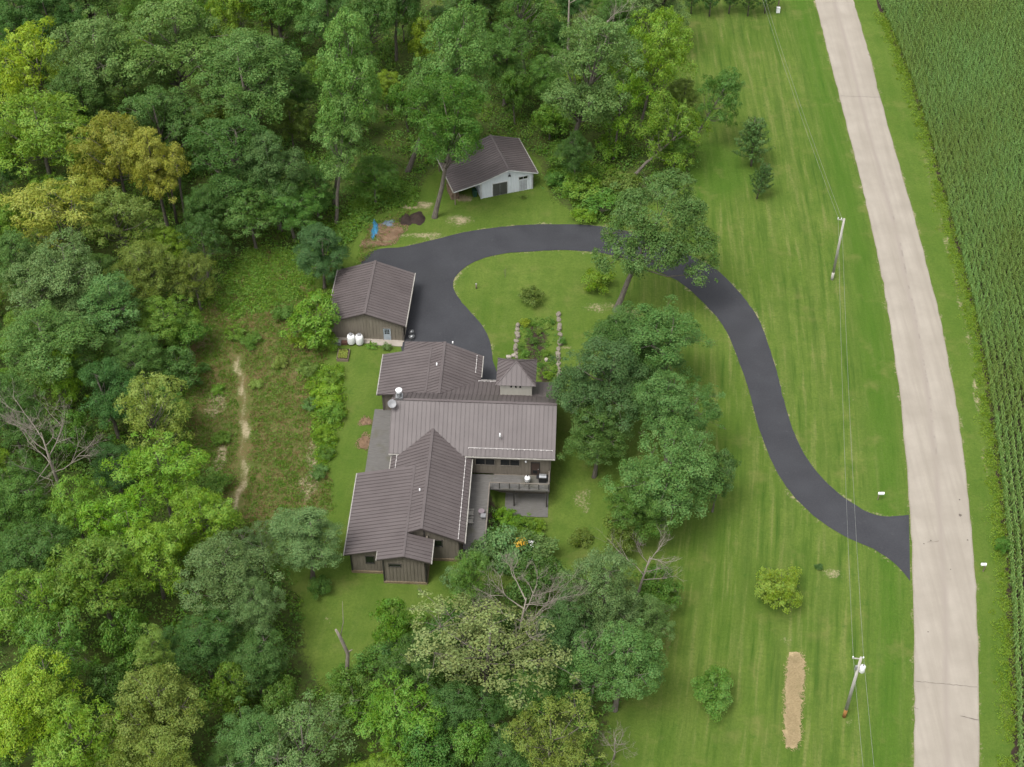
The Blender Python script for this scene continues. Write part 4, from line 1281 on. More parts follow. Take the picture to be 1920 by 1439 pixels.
GW = 'trees of the wood'
WOOD = [
    # along the top edge
    (22, 40, 62, 17, 'oak0', 'D2', 'dark green tree filling the top left corner'),
    (95, 30, 55, 15, 'oak1', 'D', 'deep shaded tree at the top edge, second from the left corner'),
    (160, -20, 60, 17, 'tall0', 'D2', 'dark tree behind the big sage oak, cut by the top edge'),
    (265, -8, 60, 16, 'oak2', 'G', 'mid green crown at the top edge above the big sage oak'),
    (360, 8, 55, 15, 'airy0', 'M', 'fresh green crown at the top edge left of the yellowish one'),
    (432, 22, 50, 17, 'airy1', 'Y2', 'yellowish green crown at the top edge among sage oaks'),
    (520, -5, 62, 19, 'oak3', 'G', 'mid green crown at the top edge right of the yellowish one'),
    (612, 5, 60, 19, 'oak1', 'S', 'sage green crown touching the top edge above the tall trunked oak'),
    (690, 40, 60, 18, 'airy2', 'D2', 'narrow dark green tree behind the trunked oaks, left of the shed'),
    (735, -15, 55, 18, 'oak0', 'D', 'dark crown at the top edge behind the pair of shed oaks'),
    (885, -10, 65, 17, 'oak2', 'D', 'shadowy green tree at the top edge beyond the shed'),
    (945, 95, 60, 15, 'oak3', 'D2', 'dark rounded tree standing behind the shed roof in the wood'),
    (985, 20, 65, 18, 'airy0', 'D2', 'deep green tree at the top edge left of the dead pale stem'),
    (1240, -15, 60, 16, 'oak1', 'E', 'sage green tree at the top edge beside the long lawn'),
    # upper left
    (62, 130, 88, 19, 'airy1', 'Y', 'bright yellow green tree on the left edge, upper crown'),
    (70, 245, 92, 17, 'airy2', 'Y2', 'yellow green tree on the left edge beneath the brighter crown'),
    (150, 190, 66, 15, 'oak2', 'D2', 'dark tree wedged between yellow green tree and sage oak'),
    (178, 105, 84, 20, 'oak0', 'S', 'big sage oak near the top left, left one of the pair with pale twigs'),
    (318, 95, 96, 21, 'oak3', 'S', 'widest sage oak of the upper wood with pale twigs in its crown'),
    (300, 225, 72, 17, 'oak1', 'S2', 'sage oak just above the golden tree'),
    (462, 150, 92, 21, 'oak2', 'S', 'sage oak right of the widest one in the upper wood'),
    (215, 285, 70, 18, 'airy0', 'O', 'golden yellow tree crown, top half of the golden group'),
    (290, 310, 62, 17, 'oak1', 'O', 'golden tree with two pale trunks showing at its right side'),
    (110, 395, 92, 15, 'airy1', 'O', 'broad golden olive tree low on the left, largest of the golden group'),
    (225, 420, 70, 13, 'airy2', 'K', 'olive tree at the foot of the golden group'),
    (432, 285, 78, 18, 'oak0', 'D2', 'dark green oak right of the golden trees'),
    (510, 320, 66, 16, 'oak3', 'B', 'bluish dark oak hanging over the meadow top'),
    (395, 395, 52, 11, 'oak2', 'D', 'low dark tree between golden group and meadow'),
    # left middle
    (40, 500, 66, 15, 'oak1', 'D2', 'dark green tree on the left edge below the golden group'),
    (112, 520, 92, 17, 'oak3', 'W', 'pale sage tree on the left side, wide and rounded'),
    (85, 640, 88, 15, 'oak0', 'S', 'sage tree on the left edge directly below the pale one'),
    (205, 575, 62, 14, 'tall1', 'S2', 'slim sage tree right of the pale sage pair'),
    (268, 510, 62, 12, 'oak2', 'K', 'dark olive tree at the upper left of the meadow'),
    (312, 600, 50, 9, 'airy0', 'M', 'loose green small tree on the meadow edge'),
    (255, 665, 56, 10, 'oak1', 'D2', 'dark tree beside the meadow, above the yellow green spire'),
    (200, 735, 66, 12, 'oak3', 'D', 'darkest tree left of the meadow, behind bare branches'),
    (110, 690, 52, 11, 'airy1', 'L', 'lime green tree just above the bare grey tree'),
    (20, 770, 60, 14, 'oak2', 'D2', 'dark tree on the left edge behind the bare grey branches'),
    (290, 775, 72, 14, 'airy2', 'H', 'yellow green spire shaped tree left of the dry meadow'),
    (300, 880, 84, 13, 'airy0', 'L', 'lime green tree with feathery leaves beside the worn trail'),
    (375, 975, 66, 11, 'airy1', 'Y2', 'bright feathery yellow green tree at the lower end of the trail'),
    (235, 985, 72, 12, 'airy2', 'L', 'feathery lime tree below the bare grey tree'),
    (140, 960, 66, 12, 'airy0', 'M', 'green tree in front of the bare grey tree'),
    (25, 930, 66, 14, 'oak0', 'G', 'mid green tree on the left edge below the bare grey tree'),
    (60, 1040, 70, 13, 'oak1', 'D2', 'dark tree on the left edge above the feathery green one'),
    # lower left
    (185, 1085, 92, 14, 'airy1', 'M', 'broad feathery green tree in the lower left wood'),
    (60, 1130, 92, 14, 'airy2', 'M', 'feathery green tree on the left edge of the lower wood'),
    (110, 1215, 86, 13, 'airy0', 'G', 'feathery dark green tree above the bottom left yellow green one'),
    (285, 1040, 66, 12, 'airy2', 'Y2', 'yellow green feathery tree left of the grey sage one'),
    (235, 1205, 52, 11, 'small0', 'G', 'rounded fresh green tree between feathery trees, lower left'),
    (285, 1225, 38, 12, 'tall0', 'H', 'thin pale green spire above the olive tree at the bottom'),
    (60, 1330, 96, 16, 'oak2', 'Y', 'yellow green tree in the bottom left corner'),
    (150, 1400, 84, 15, 'airy1', 'Y2', 'yellow green tree at the bottom edge next to the corner one'),
    (285, 1335, 92, 15, 'oak0', 'H', 'pale olive green tree at the bottom edge, lower left'),
    (290, 1440, 76, 13, 'oak3', 'H', 'olive green crown cut by the bottom edge under the pale olive tree'),
    (432, 1295, 46, 9, 'small1', 'M', 'small bright green round tree near the bottom, in dark shade'),
    (380, 1200, 66, 10, 'oak1', 'D', 'dark tree in the shaded hollow of the lower wood'),
    (420, 1085, 84, 14, 'oak3', 'E', 'grey sage oak at the lower end of the meadow, left one'),
    (485, 1140, 52, 12, 'oak2', 'E', 'small grey sage oak beside the bottom lawn'),
    (480, 1240, 66, 9, 'oak0', 'D', 'dark low tree between shaded hollow and bottom lawn'),
    (560, 1390, 96, 13, 'sparse', 'W', 'pale sage tree with bare twigs at the bottom edge'),
    (480, 1385, 66, 11, 'oak1', 'S', 'sage crown at the bottom edge left of the one with bare twigs'),
    (430, 1430, 46, 8, 'oak2', 'D2', 'dark crown at the bottom edge between olive and sage trees'),
    # bottom centre
    (745, 1335, 92, 9, 'airy0', 'M', 'spreading green thicket tree at the bottom, left of the brownish tree'),
    (665, 1310, 56, 7, 'small0', 'G', 'low green tree beside the dead snag at the bottom lawn'),
    (800, 1410, 66, 8, 'small1', 'D2', 'dark green tree at the bottom edge under the brownish tree'),
    (905, 1205, 124, 16, 'sparse', 'T', 'brownish thinning tree with bare pale branches below the house'),
    (870, 1330, 60, 9, 'oak2', 'D', 'dark ivy covered low tree beneath the brownish tree'),
    (1040, 1375, 84, 13, 'sparse', 'H', 'olive sage tree at the bottom edge, centre'),
    (985, 1300, 56, 9, 'oak2', 'D2', 'dark tree in the gap between brownish and olive sage trees'),
    (1080, 1285, 52, 9, 'airy0', 'D2', 'dark feathery tree left of the lowest grey green oak'),
    (890, 1395, 52, 8, 'small1', 'G', 'green low tree at the bottom edge below the ivy covered one'),
    (940, 1420, 56, 8, 'oak1', 'D2', 'dark crown at the bottom edge left of the olive sage tree'),
    (1128, 1110, 78, 15, 'oak0', 'E', 'grey green oak by the lawn below the house, upper crown'),
    (1160, 1245, 84, 13, 'oak3', 'S2', 'grey green oak by the lawn, lowest of the right row'),
    (1060, 1180, 66, 12, 'oak1', 'B', 'dark bluish oak behind the bare pale tree'),
    (1232, 1105, 46, 7, 'small1', 'G', 'fresh green small tree at the lawn edge behind bare branches'),
    (1000, 1085, 56, 8, 'small0', 'D2', 'dark green tree below the yellow flowers'),
    # trees crowding in on the meadow from the wood
    (470, 400, 58, 10, 'airy0', 'D2', 'dark feathery tree at the top of the meadow, left of the bramble slope'),
    (545, 385, 50, 10, 'oak2', 'G', 'green tree above the bramble slope, left of the garage'),
    (365, 520, 52, 9, 'airy2', 'K', 'olive tree at the upper left corner of the meadow'),
    (350, 620, 46, 7, 'small0', 'G', 'green low tree reaching into the meadow from the left'),
    (700, 330, 46, 8, 'airy3', 'G', 'green tree in the shade between the two bare trunks left of the shed'),
    (590, 345, 44, 9, 'airy2', 'D2', 'dark tree in the shade left of the slim sage oak trunk'),
    (330, 690, 42, 7, 'small1', 'D2', 'dark low tree between meadow and yellow green spire'),
    (1215, 1175, 46, 9, 'oak2', 'E', 'pale grey green tree at the lawn edge, rightmost of the bottom group'),
    # house side
    (575, 1010, 70, 11, 'oak2', 'E', 'pale sage tree left of the south wing of the house'),
    (485, 1015, 46, 9, 'sparse', 'E', 'small sage tree with bare twigs at the foot of the trail'),
    (600, 465, 56, 10, 'oak0', 'B', 'bluish dark tree at the left corner of the garage'),
    (590, 595, 58, 6.5, 'small1', 'M', 'bright green tree against the garage wall'),
    # oaks between house and driveway
    (1130, 720, 88, 14, 'oak3', 'B', 'dark oak leaning over the right end of the house'),
    (1245, 640, 88, 15, 'oak1', 'S2', 'oak nearest the driveway bend, top one of the house group'),
    (1170, 640, 70, 13, 'oak2', 'D2', 'dark oak in the middle of the group right of the house'),
    (1262, 760, 70, 14, 'oak0', 'S2', 'oak in the house group with its right side towards the driveway'),
    (1120, 800, 66, 11, 'oak1', 'D2', 'dark low oak crown beside the house roof corner'),
    (1255, 880, 96, 15, 'oak3', 'S2', 'large grey green oak in the lower half of the house group'),
    (1205, 945, 60, 11, 'oak2', 'G', 'green oak crown at the bottom of the house group'),
    (1345, 895, 40, 10, 'small1', 'S2', 'small lobe like oak reaching out over the lawn'),
    (1165, 990, 44, 7, 'small0', 'K', 'small olive tree below the group of oaks'),
]
for u, v, r, H, key, ti, lab in WOOD:
    tree(u, v, r * 1.12, H, key, ti, lab, group=GW)
TRUNKED = [
    (648, 165, 88, 'oak2', 'S', 'tall sage oak with bare trunk left of the shed oaks', (627, 385)),
    (640, 260, 56, 'tall1', 'S', 'slim sage oak whose low crown hangs in front of the tall one', (630, 420)),
    (850, 105, 88, 'oak1', 'S', 'tall sage oak behind the shed with trunk left of it', (765, 322)),
    (836, 235, 80, 'oak3', 'G', 'oak overhanging the shed roof with a flared pale trunk at the gravel', (815, 408)),
    (1112, 115, 96, 'oak0', 'S2', 'tall oak with leaning trunk in the middle of the upper wood', (1062, 296)),
    (1235, 95, 62, 'airy1', 'Y2', 'yellow green tree beside the long lawn at the upper right of the wood', (1200, 240)),
    (1275, 235, 82, 'airy2', 'M', 'wide green tree at the lawn edge with visible trunks', (1183, 335)),
    (1350, 180, 46, 'airy0', 'D2', 'dark green crown reaching out furthest over the long lawn', (1290, 280)),
    (1165, 190, 62, 'airy0', 'L', 'bright green tree in the gap between the leaning oak and lawn edge tree', (1150, 300)),
    (1040, 215, 50, 'small0', 'M', 'small yellowish tree behind the shed, right of its roof', (1030, 260)),
]
for u, v, r, key, ti, lab, b in TRUNKED:
    tree(u, v, r, 0, key, ti, lab, b, group=GW)
e = put('leaning', G(1155, 583), 1.14, 1.2, 'S2', 'tree', 'leaning oak over the driveway loop with bare slanting trunk', 'tree', rz=0.0)
e = tree(1412, 262, 44, 0, 'pine', 'B', 'taller dark blue green ornamental tree alone on the long lawn', (1408, 312))
e = tree(1430, 335, 26, 0, 'pine', 'B', 'shorter dark ornamental tree on the long lawn, next to the taller one', (1419, 373))
tree(1460, 1106, 58, 4.2, 'small1', 'Y2', 'round yellow green tree on the lawn right of the driveway mouth')
tree(1337, 1296, 54, 4.0, 'small0', 'G', 'round dark green tree on the lower lawn left of the straw strip')
for k, u in enumerate((1300, 1335, 1372, 1408, 1440)):
    tree(u, -22 + (k % 2) * 5, 26, 9, 'pine', 'D', ['leftmost dark evergreen of the row at the top of the long lawn', 'second evergreen from the left at the top of the long lawn', 'middle evergreen of the row at the top of the long lawn',
         'fourth evergreen from the left at the top of the long lawn', 'rightmost dark evergreen of the row, next to the white post'][k], group='evergreens at the top of the lawn')
# young trees that fill the gaps under the canopy
rs = np.random.RandomState(77)
taken = [o.location.copy() for o in COL.objects if o.type == 'EMPTY' and o.get('group') == GW]
n_fill = 0
lo, hi = FOREST.min(0), FOREST.max(0)
for _ in range(6000):
    q = lo + rs.rand(2) * (hi - lo)
    if not (64 < q[1] < 222 and abs(q[0]) < (q[1] + CAM_H) * 0.7071 * 960 / FPX + 3): continue
    if not inside(q[:1], q[1:], FOREST)[0] or seg_dist(q[:1], q[1:], FOREST, True)[0] < 2.0: continue
    if (Vector((q[0], q[1], 0)) - SHED.location).length < 13 or (Vector((q[0], q[1], 0)) - GARAGE.location).length < 9: continue
    if min((p.x - q[0]) ** 2 + (p.y - q[1]) ** 2 for p in taken) < 5.2 ** 2: continue
    if abs(q[0] - G(620, 380).x) < 13 and abs(q[1] - G(620, 380).y) < 11: continue
    taken.append(Vector((q[0], q[1], 0)))
    H = rs.uniform(6.5, 10.5)
    k = ['airy0', 'oak2', 'small0', 'airy1', 'oak5', 'small1'][rs.randint(6)]
    pr = PROTO[k]
    ti = ['D2', 'G', 'M', 'K', 'D', 'Y2', 'G'][rs.randint(7)]
    fz = q[1] * math.cos(PITCH) + CAM_H * math.sin(PITCH)
    fu, fv = 960 + FPX * q[0] / fz, 719.5 + FPX * (CAM_H * math.cos(PITCH) - q[1] * math.sin(PITCH)) / fz
    zone = ('at the bottom centre of the picture' if fu > 620 else 'in the lower left wood') if fv > 960 else \
        ('on the left edge' if fu < 170 else 'beside the meadow') if fv > 520 else \
        ('below the golden trees' if fu < 420 else 'on the slope above the garage' if fu < 740 else 'in the wood right of the shed') if fv > 330 else \
        ('in the upper left wood' if fu < 520 else 'in the upper wood left of the shed' if fu < 800 else 'in the upper wood behind the shed' if fu < 1040 else 'in the wood by the long lawn')
    col = {'D2': 'dark green', 'D': 'very dark', 'G': 'mid green', 'M': 'fresh green', 'K': 'olive', 'Y2': 'yellow green'}[ti]
    kd = {'a': 'feathery', 'o': 'rounded', 's': 'dense'}[k[0]]
    put(k, (q[0], q[1], float(terrain(*q)) - 0.05), rs.uniform(2.6, 3.9) / pr['R'], H / pr['H'], ti, 'young_tree', '%s %s young tree under taller crowns %s' % (col, kd, zone), 'tree', 'young trees under the canopy')
    n_fill += 1
same = {}
for o in COL.objects:
    if o.get('group') == 'young trees under the canopy': same.setdefault(o['label'], []).append(o)
for lab, os_ in same.items():
    if len(os_) > 1:
        os_.sort(key=lambda o: o.location.x / (o.location.y + CAM_H))
        for i, o in enumerate(os_):
            w = 'leftmost' if i == 0 else 'rightmost' if i == len(os_) - 1 else ('second', 'third', 'fourth', 'fifth', 'sixth', 'seventh', 'eighth', 'ninth', 'tenth', 'eleventh', 'twelfth')[min(i - 1, 10)]
            o['label'] = w + ' ' + lab.replace('under taller crowns ', 'under crowns ')
# a few single trunks of trees whose crowns are hidden above
SHR = [
    (1120, 527, 34, 2.6, 'bush0', 'L', 'bright green round shrub beside the leaning oak trunk'),
    (998, 557, 25, 2.3, 'bush1', 'K', 'greyish bronze shrub on the driveway island'),
    (985, 605, 11, 0.9, 'bush2', 'Y', 'lime green round shrub at the top of the garden bed'),
    (560, 630, 30, 2.2, 'bush3', 'Y2', 'yellow green shrub at the meadow edge near the garage'),
    (530, 585, 26, 2.0, 'bush0', 'G', 'green shrub left of the yellow green one by the garage'),
    (1090, 350, 40, 3.2, 'bush1', 'M', 'large shrub between shed and leaning oak'),
    (1060, 290, 36, 3.4, 'bush2', 'G', 'shrub just right of the shed roof'),
    (1135, 385, 46, 3.0, 'bush3', 'G', 'broad shrub above the driveway right of the shed lawn'),
    (1165, 345, 40, 3.0, 'bush0', 'K', 'olive shrub below the bright green tree'),
    (1095, 405, 26, 1.8, 'bush1', 'L', 'light green shrub on the grass edge above the driveway'),
    (1180, 400, 30, 2.0, 'bush2', 'M', 'green shrub beside the leaning oak crown above the driveway'),
    (1150, 270, 36, 4.0, 'bush3', 'L', 'lime shrub at the foot of the trees by the leaning trunk'),
    (1040, 335, 22, 2.0, 'bush0', 'G', 'low shrub at the right corner of the shed'),
    (637, 520, 24, 2.6, 'bush1', 'B', 'dark shrub at the far left corner of the garage'),
    (610, 640, 26, 1.8, 'bush2', 'M', 'shrub at the left end of the row beside the side lawn'),
    (622, 700, 26, 1.7, 'bush3', 'M', 'second shrub of the row beside the side lawn'),
    (612, 745, 34, 2.0, 'bush0', 'L', 'widest shrub of the row beside the side lawn'),
    (622, 775, 28, 1.8, 'bush1', 'M', 'shrub below the widest one in the row beside the side lawn'),
    (606, 815, 22, 1.6, 'bush2', 'L', 'narrow shrub in the lower row beside the side lawn'),
    (612, 845, 20, 1.4, 'bush3', 'G', 'dark green shrub near the low end of the row beside the side lawn'),
    (598, 885, 20, 1.2, 'bush0', 'S2', 'last greyish shrub of the row beside the side lawn'),
    (575, 690, 22, 1.3, 'bush1', 'H', 'yellowish weed shrub in the meadow near the row of shrubs'),
    (380, 690, 14, 1.2, 'bush2', 'D2', 'dark green shrub alone left of the worn trail'),
    (368, 715, 12, 1.0, 'bush3', 'D2', 'smaller dark shrub just below the lone one left of the trail'),
    (408, 730, 16, 1.0, 'bush0', 'M', 'light green shrub between trail and wood, upper'),
    (415, 820, 20, 1.2, 'bush1', 'M', 'light green shrub between trail and wood, lower'),
    (405, 905, 34, 1.8, 'bush2', 'G', 'spreading green shrub left of the trail at its lower end'),
    (585, 755, 20, 0.9, 'bush3', 'S2', 'grassy grey green clump in the middle of the meadow'),
    (525, 680, 18, 1.0, 'bush1', 'H', 'yellowish clump right of the trail top'),
    (480, 720, 16, 0.8, 'bush0', 'H', 'low yellowish clump beside the trail bend'),
    (470, 640, 22, 1.2, 'bush2', 'G', 'green clump above the trail top'),
    (440, 620, 24, 1.3, 'bush3', 'M', 'green clump upper left of the trail top'),
    (950, 1030, 56, 3.2, 'bush0', 'E', 'big grey green shrub covering the deck steps'),
    (905, 1045, 42, 2.6, 'bush3', 'E', 'grey green shrub at the left below the deck'),
    (1000, 1015, 46, 2.8, 'bush1', 'E', 'grey green shrub by the yellow flowers'),
    (985, 962, 26, 2.0, 'bush3', 'M', 'green shrub hiding the middle of the lower deck'),
    (945, 945, 22, 2.2, 'bush2', 'L', 'lime green upright shrub in the corner of the deck'),
    (975, 955, 20, 1.6, 'bush0', 'M', 'green shrub in front of the lower deck'),
    (1010, 962, 18, 1.2, 'bush1', 'L', 'light green shrub at the front post of the deck'),
    (930, 975, 20, 1.6, 'bush3', 'G', 'dark green shrub against the deck railing'),
    (958, 985, 22, 1.5, 'bush2', 'H', 'yellowish shrub in the courtyard planting'),
    (1000, 985, 22, 1.3, 'bush3', 'M', 'leafy green shrub at the right of the courtyard planting'),
    (1882, 1022, 18, 2.2, 'bush0', 'G', 'dark green self sown shrub at the corn edge'),
    (1090, 990, 26, 1.6, 'bush1', 'K', 'olive shrub on the lawn below the house corner'),
    (1055, 640, 9, 0.8, 'bush2', 'G', 'small green shrub outside the right stone edge'),
    (700, 648, 12, 0.6, 'bush3', 'M', 'low green plant along the concrete ledge of the garage, left one'),
    (725, 650, 11, 0.8, 'bush0', 'E', 'pale grey green plant by the concrete apron of the garage'),
    (1535, 1063, 9, 0.6, 'bush1', 'B', 'tiny dark shrub on the lawn below the driveway mouth'),
    (860, 1085, 30, 2.0, 'bush2', 'E', 'grey green shrub below the deck steps'),
    (700, 1245, 46, 2.2, 'bush3', 'G', 'dense green shrub at the right side of the bottom lawn'),
    (600, 1100, 26, 2.0, 'bush0', 'D2', 'dark shrub under the pale sage tree by the house'),
    (760, 1225, 46, 2.4, 'bush1', 'D2', 'dark green shrub between bottom lawn and brownish tree'),
    (640, 1265, 26, 1.6, 'bush2', 'G', 'green shrub at the foot of the dead snag'),
    (980, 370, 7, 0.6, 'bush3', 'K', 'small brownish plant at the shed wall under the trellis'),
]
for u, v, r, H, key, ti, lab in SHR:
    tree(u, v, r, H, key, ti, lab, name='shrub', group='shrubs', cat='shrub')
GARD = [(975, 650, 9, .7, 'G', 'green plant in the garden bed beside the left stone edge'), (1002, 640, 10, .8, 'D2', 'dark green plant in the middle of the garden bed'), (985, 663, 10, .7, 'G', 'green plant in the garden bed close to the tower'),
        (1022, 662, 10, .6, 'M', 'spiky light green plant in the garden bed, upper right'), (1010, 622, 8, .5, 'K', 'brownish plant near the top of the garden bed'), (1026, 612, 8, .4, 'H', 'pale grassy tuft near the top of the garden bed'),
        (1036, 604, 7, .6, 'G', 'green plant at the top right of the garden bed'), (1015, 685, 8, .6, 'G', 'green plant beside the tower in the garden bed'), (1026, 703, 11, .7, 'L', 'lime spiky plant by the porch roof in the garden bed'),
        (1041, 692, 8, .5, 'M', 'light green plant near the lower right stones of the garden bed'), (1000, 608, 7, .5, 'M', 'small green plant next to the lime round shrub')]
for u, v, r, H, ti, lab in GARD:
    tree(u, v, r, H, 'bush%d' % (int(u) % 4), ti, lab, name='garden_plant', group='plants in the stone edged bed', cat='plant')


# ------------------------------------------------------------------ bare trees
def bare_tree(name, seed, H, r0, label, loc, levels=4, spread=0.75, first=0.35, n_main=6, tint=None, rz=0.0, lean=(0, 0)):
    rnd = random.Random(seed)
    root = empty(name, loc, rz, label, 'bare tree')
    trunk, br, tw = MB(), MB(), MB()
    top = Vector((lean[0] * H, lean[1] * H, H * 0.85))
    tp = [Vector((0, 0, -0.3)), top * 0.3 + Vector((0.1, 0, 0)), top * 0.6, top]
    trunk.tube(tp, [r0 * 1.2, r0, r0 * 0.7, r0 * 0.25], 7)

    def grow(p, d, ln, r, lv):
        q = p.copy(); pts = [q.copy()]; dd = d.copy()
        for _ in range(3):
            dd = (dd + Vector((rnd.uniform(-.28, .28), rnd.uniform(-.28, .28), rnd.uniform(-.08, .22)))).normalized()
            q = q + dd * ln / 3
            pts.append(q.copy())
        (br if lv > 1 else tw).tube(pts, [r, r * 0.8, r * 0.6, r * 0.32], 5 if lv > 1 else 3, False)
        if lv > 0:
            for k in range(rnd.choice((3, 4, 4))):
                t = rnd.uniform(0.35, 1.0)
                s = pts[0].lerp(pts[-1], t) if t < 0.98 else pts[-1]
                i = min(2, int(t * 3)); s = pts[i].lerp(pts[i + 1], t * 3 - i)
                nd = (dd + Vector((rnd.gauss(0, spread), rnd.gauss(0, spread), rnd.gauss(0.1, spread * 0.6)))).normalized()
                grow(s, nd, ln * rnd.uniform(0.5, 0.72), max(0.009, r * 0.52), lv - 1)
    for k in range(n_main):
        t = first + (1 - first) * (k + 0.5) / n_main
        a = k * 2.4 + rnd.uniform(-.4, .4)
        s = tp[1].lerp(tp[3], max(0, (t - 0.3) / 0.7))
        grow(s, Vector((math.cos(a), math.sin(a), rnd.uniform(0.3, 0.9))).normalized(), H * rnd.uniform(0.26, 0.4) * (1.15 - 0.5 * t), r0 * 0.34, levels - 1)
    trunk.build('trunk', M['dead_bark'], root, True)
    if br.v: br.build('branches', M['dead_bark'], root, True)
    if tw.v: tag(tw.build('twigs', M['dead_bark'], root, True), kind='stuff')
    return root


bare_tree('bare_tree', 3, 15, 0.22, 'dead grey tree with a fan of bare branches on the left side', G(122, 950, 0), 5, 0.7, 0.45, 8)
bare_tree('bare_tree', 5, 15.5, 0.22, 'bare pale tree standing up behind the brownish tree', G(958, 1262, 0), 5, 0.55, 0.62, 7, lean=(0.10, 0.0))
bare_tree('bare_tree', 8, 9, 0.2, 'bare pale spreading limb right of the upright bare tree', G(985, 1270, 0), 4, 0.6, 0.5, 5, lean=(0.5, 0.0))
bare_tree('bare_tree', 13, 12, 0.18, 'bare branched tree at the lawn edge right of the grey green oak', G(1180, 1160, 0), 4, 0.5, 0.6, 6, lean=(0.14, 0.05))
bare_tree('bare_tree', 17, 19, 0.2, 'dead pale limb rising from the tall oak near the top', G(1085, 215, 0), 3, 0.4, 0.75, 4, lean=(0.2, 0.05))
bare_tree('bare_tree', 19, 5, 0.1, 'heap of bare twigs at the bottom edge beside the lawn', G(1150, 1425, 0), 4, 0.8, 0.1, 8)
bare_tree('bare_tree', 23, 12, 0.16, 'bare twiggy tree between grey green oak and brownish tree', G(1100, 1330, 0), 4, 0.6, 0.4, 6, lean=(0.1, 0))
bare_tree('bare_tree', 29, 22, 0.24, 'pale bare stem at the top edge of the wood', G(1062, 170, 0), 2, 0.35, 0.8, 3)
s = empty('snag', G(657, 1285), 0.0, 'dead standing snag with one thin bare branch on the bottom lawn', 'bare tree')
MB().tube([(0, 0, -0.2), (-0.1, 0, 2.2), (0.12, 0.1, 4.2), (-0.35, 0.1, 6.4), (-0.6, 0, 7.4)], [0.22, 0.19, 0.17, 0.15, 0.1], 7).build('trunk', M['dead_bark'], s, True)
MB().tube([(-0.3, 0.1, 6.4), (0.1, 0.1, 8.2), (0.2, 0.4, 10.5)], [0.05, 0.03, 0.01], 5).tube([(0.1, 0.1, 4.3), (0.55, 0.1, 4.7)], [0.09, 0.05], 5).build('branch', M['dead_bark'], s, True)
s.scale = (1.2, 1.2, 1.35)
t = empty('sapling', G(947, 522), 0.0, 'thin leafless sapling on the driveway island', 'sapling')
mb = MB().tube([(0, 0, -0.1), (0.02, 0, 0.6), (0, 0.03, 1.7)], [0.025, 0.02, 0.006], 5)
rnd = random.Random(2)
for k in range(14):
    z = 0.4 + k * 0.08; a = k * 2.4
    mb.tube([(0, 0, z), (math.cos(a) * 0.3, math.sin(a) * 0.3, z + 0.45)], [0.01, 0.004], 3, False)
mb.build('trunk', M['bark'], t)
mr = MB().lathe([(0.45, 0.0), (0.4, 0.05), (0.1, 0.08)], 14).build('mulch_ring', M['soil'], t)
# trunks at the golden group
for u, v, h, lab in ((333, 425, 9, 'thin pale trunk beside the golden tree, left one of two'), (351, 428, 11, 'thicker pale trunk beside the golden tree, right one of two')):
    tr = empty('tree', G(u, v), 0, lab, 'tree', 'pale trunks at the golden tree')
    MB().tube([(0, 0, -.2), (0.05, 0, h * 0.4), (0.2, 0.1, h)], [0.24, 0.18, 0.12], 7).build('trunk', M['bark'], tr, True)
    MB().tube([(0.1, 0.05, h * 0.6), (0.6, 0.3, h * 0.9)], [0.08, 0.03], 5).build('branch', M['bark'], tr, True)


# ------------------------------------------------------------------ undergrowth, weeds, corn: masses nobody could count
def scatter(poly_px, n, rs, world=False):
    P = poly_px if world else px_poly(poly_px)
    lo, hi = P.min(0), P.max(0)
    out = np.zeros((0, 2))
    while len(out) < n:
        q = lo + rs.rand(n * 2, 2) * (hi - lo)
        out = np.vstack([out, q[inside(q[:, 0], q[:, 1], P)]])
    return out[:n]


def mass(name, label, pts, r0, r1, per, leaf, tint_a, seed, asp=0.6, h=0.8, spiky=0.0):
    """Low leafy mass: clumps of leaf faces over the ground."""
    rs = np.random.RandomState(seed)
    n = len(pts)
    r = rs.uniform(r0, r1, n)
    idx = np.repeat(np.arange(n), per)
    d = unit(rs.normal(0, 1, (len(idx), 3)) * [1, 1, 0.7] + [0, 0, 0.5])
    d[:, 2] = np.abs(d[:, 2])
    P = np.concatenate([pts[idx], terrain(pts[idx, 0], pts[idx, 1])[:, None]], 1) + d * (r[idx] * np.cbrt(rs.uniform(0.1, 1.1, len(idx))))[:, None] * [1, 1, h]
    me = leaves_mesh(name, P, d + [0, 0, 0.3], leaf, asp, rs, rs.rand(n)[idx], spiky)
    o = link_mesh(name, me, None, M['leaf'])
    o.color = (*TINT[tint_a], 1)
    return tag(o, label, None, None, 'stuff')


rs = np.random.RandomState(101)
fp = scatter(FOREST, 9000, rs, True)
fp = fp[(fp[:, 0] > -95) & (fp[:, 0] < 60) & (fp[:, 1] > 68) & (fp[:, 1] < 225)]
# keep the shed and its lean-to clear
c, s_ = math.cos(HA + math.radians(20.7)), math.sin(HA + math.radians(20.7))
dx, dy = fp[:, 0] - SHED.location.x, fp[:, 1] - SHED.location.y
qx, qy = dx * c + dy * s_, -dx * s_ + dy * c
fp = fp[~((qx > -5) & (qx < 9) & (qy > -3) & (qy < 9.5))]
half = len(fp) // 2
mass('undergrowth', 'dark green leafy undergrowth on the woodland floor', fp[:half], 0.7, 2.0, 40, 0.34, 'G', 1, h=1.1)
mass('undergrowth', 'olive weeds and brambles on the woodland floor', fp[half:], 0.6, 1.7, 40, 0.32, 'M', 2)
mp = scatter([(460, 470), (560, 470), (640, 400), (700, 330), (780, 340), (780, 385), (700, 400), (660, 450), (600, 520), (560, 560), (430, 600), (400, 560)], 900, rs)
mass('bramble', 'green brambles on the slope above the garage', mp, 0.4, 1.0, 40, 0.26, 'M', 3)
mp = scatter(MEADOW, 7500, rs, True)
nearer = seg_dist(mp[:, 0], mp[:, 1], TRAIL) > 0.8
mp = mp[nearer]
half = len(mp) // 2
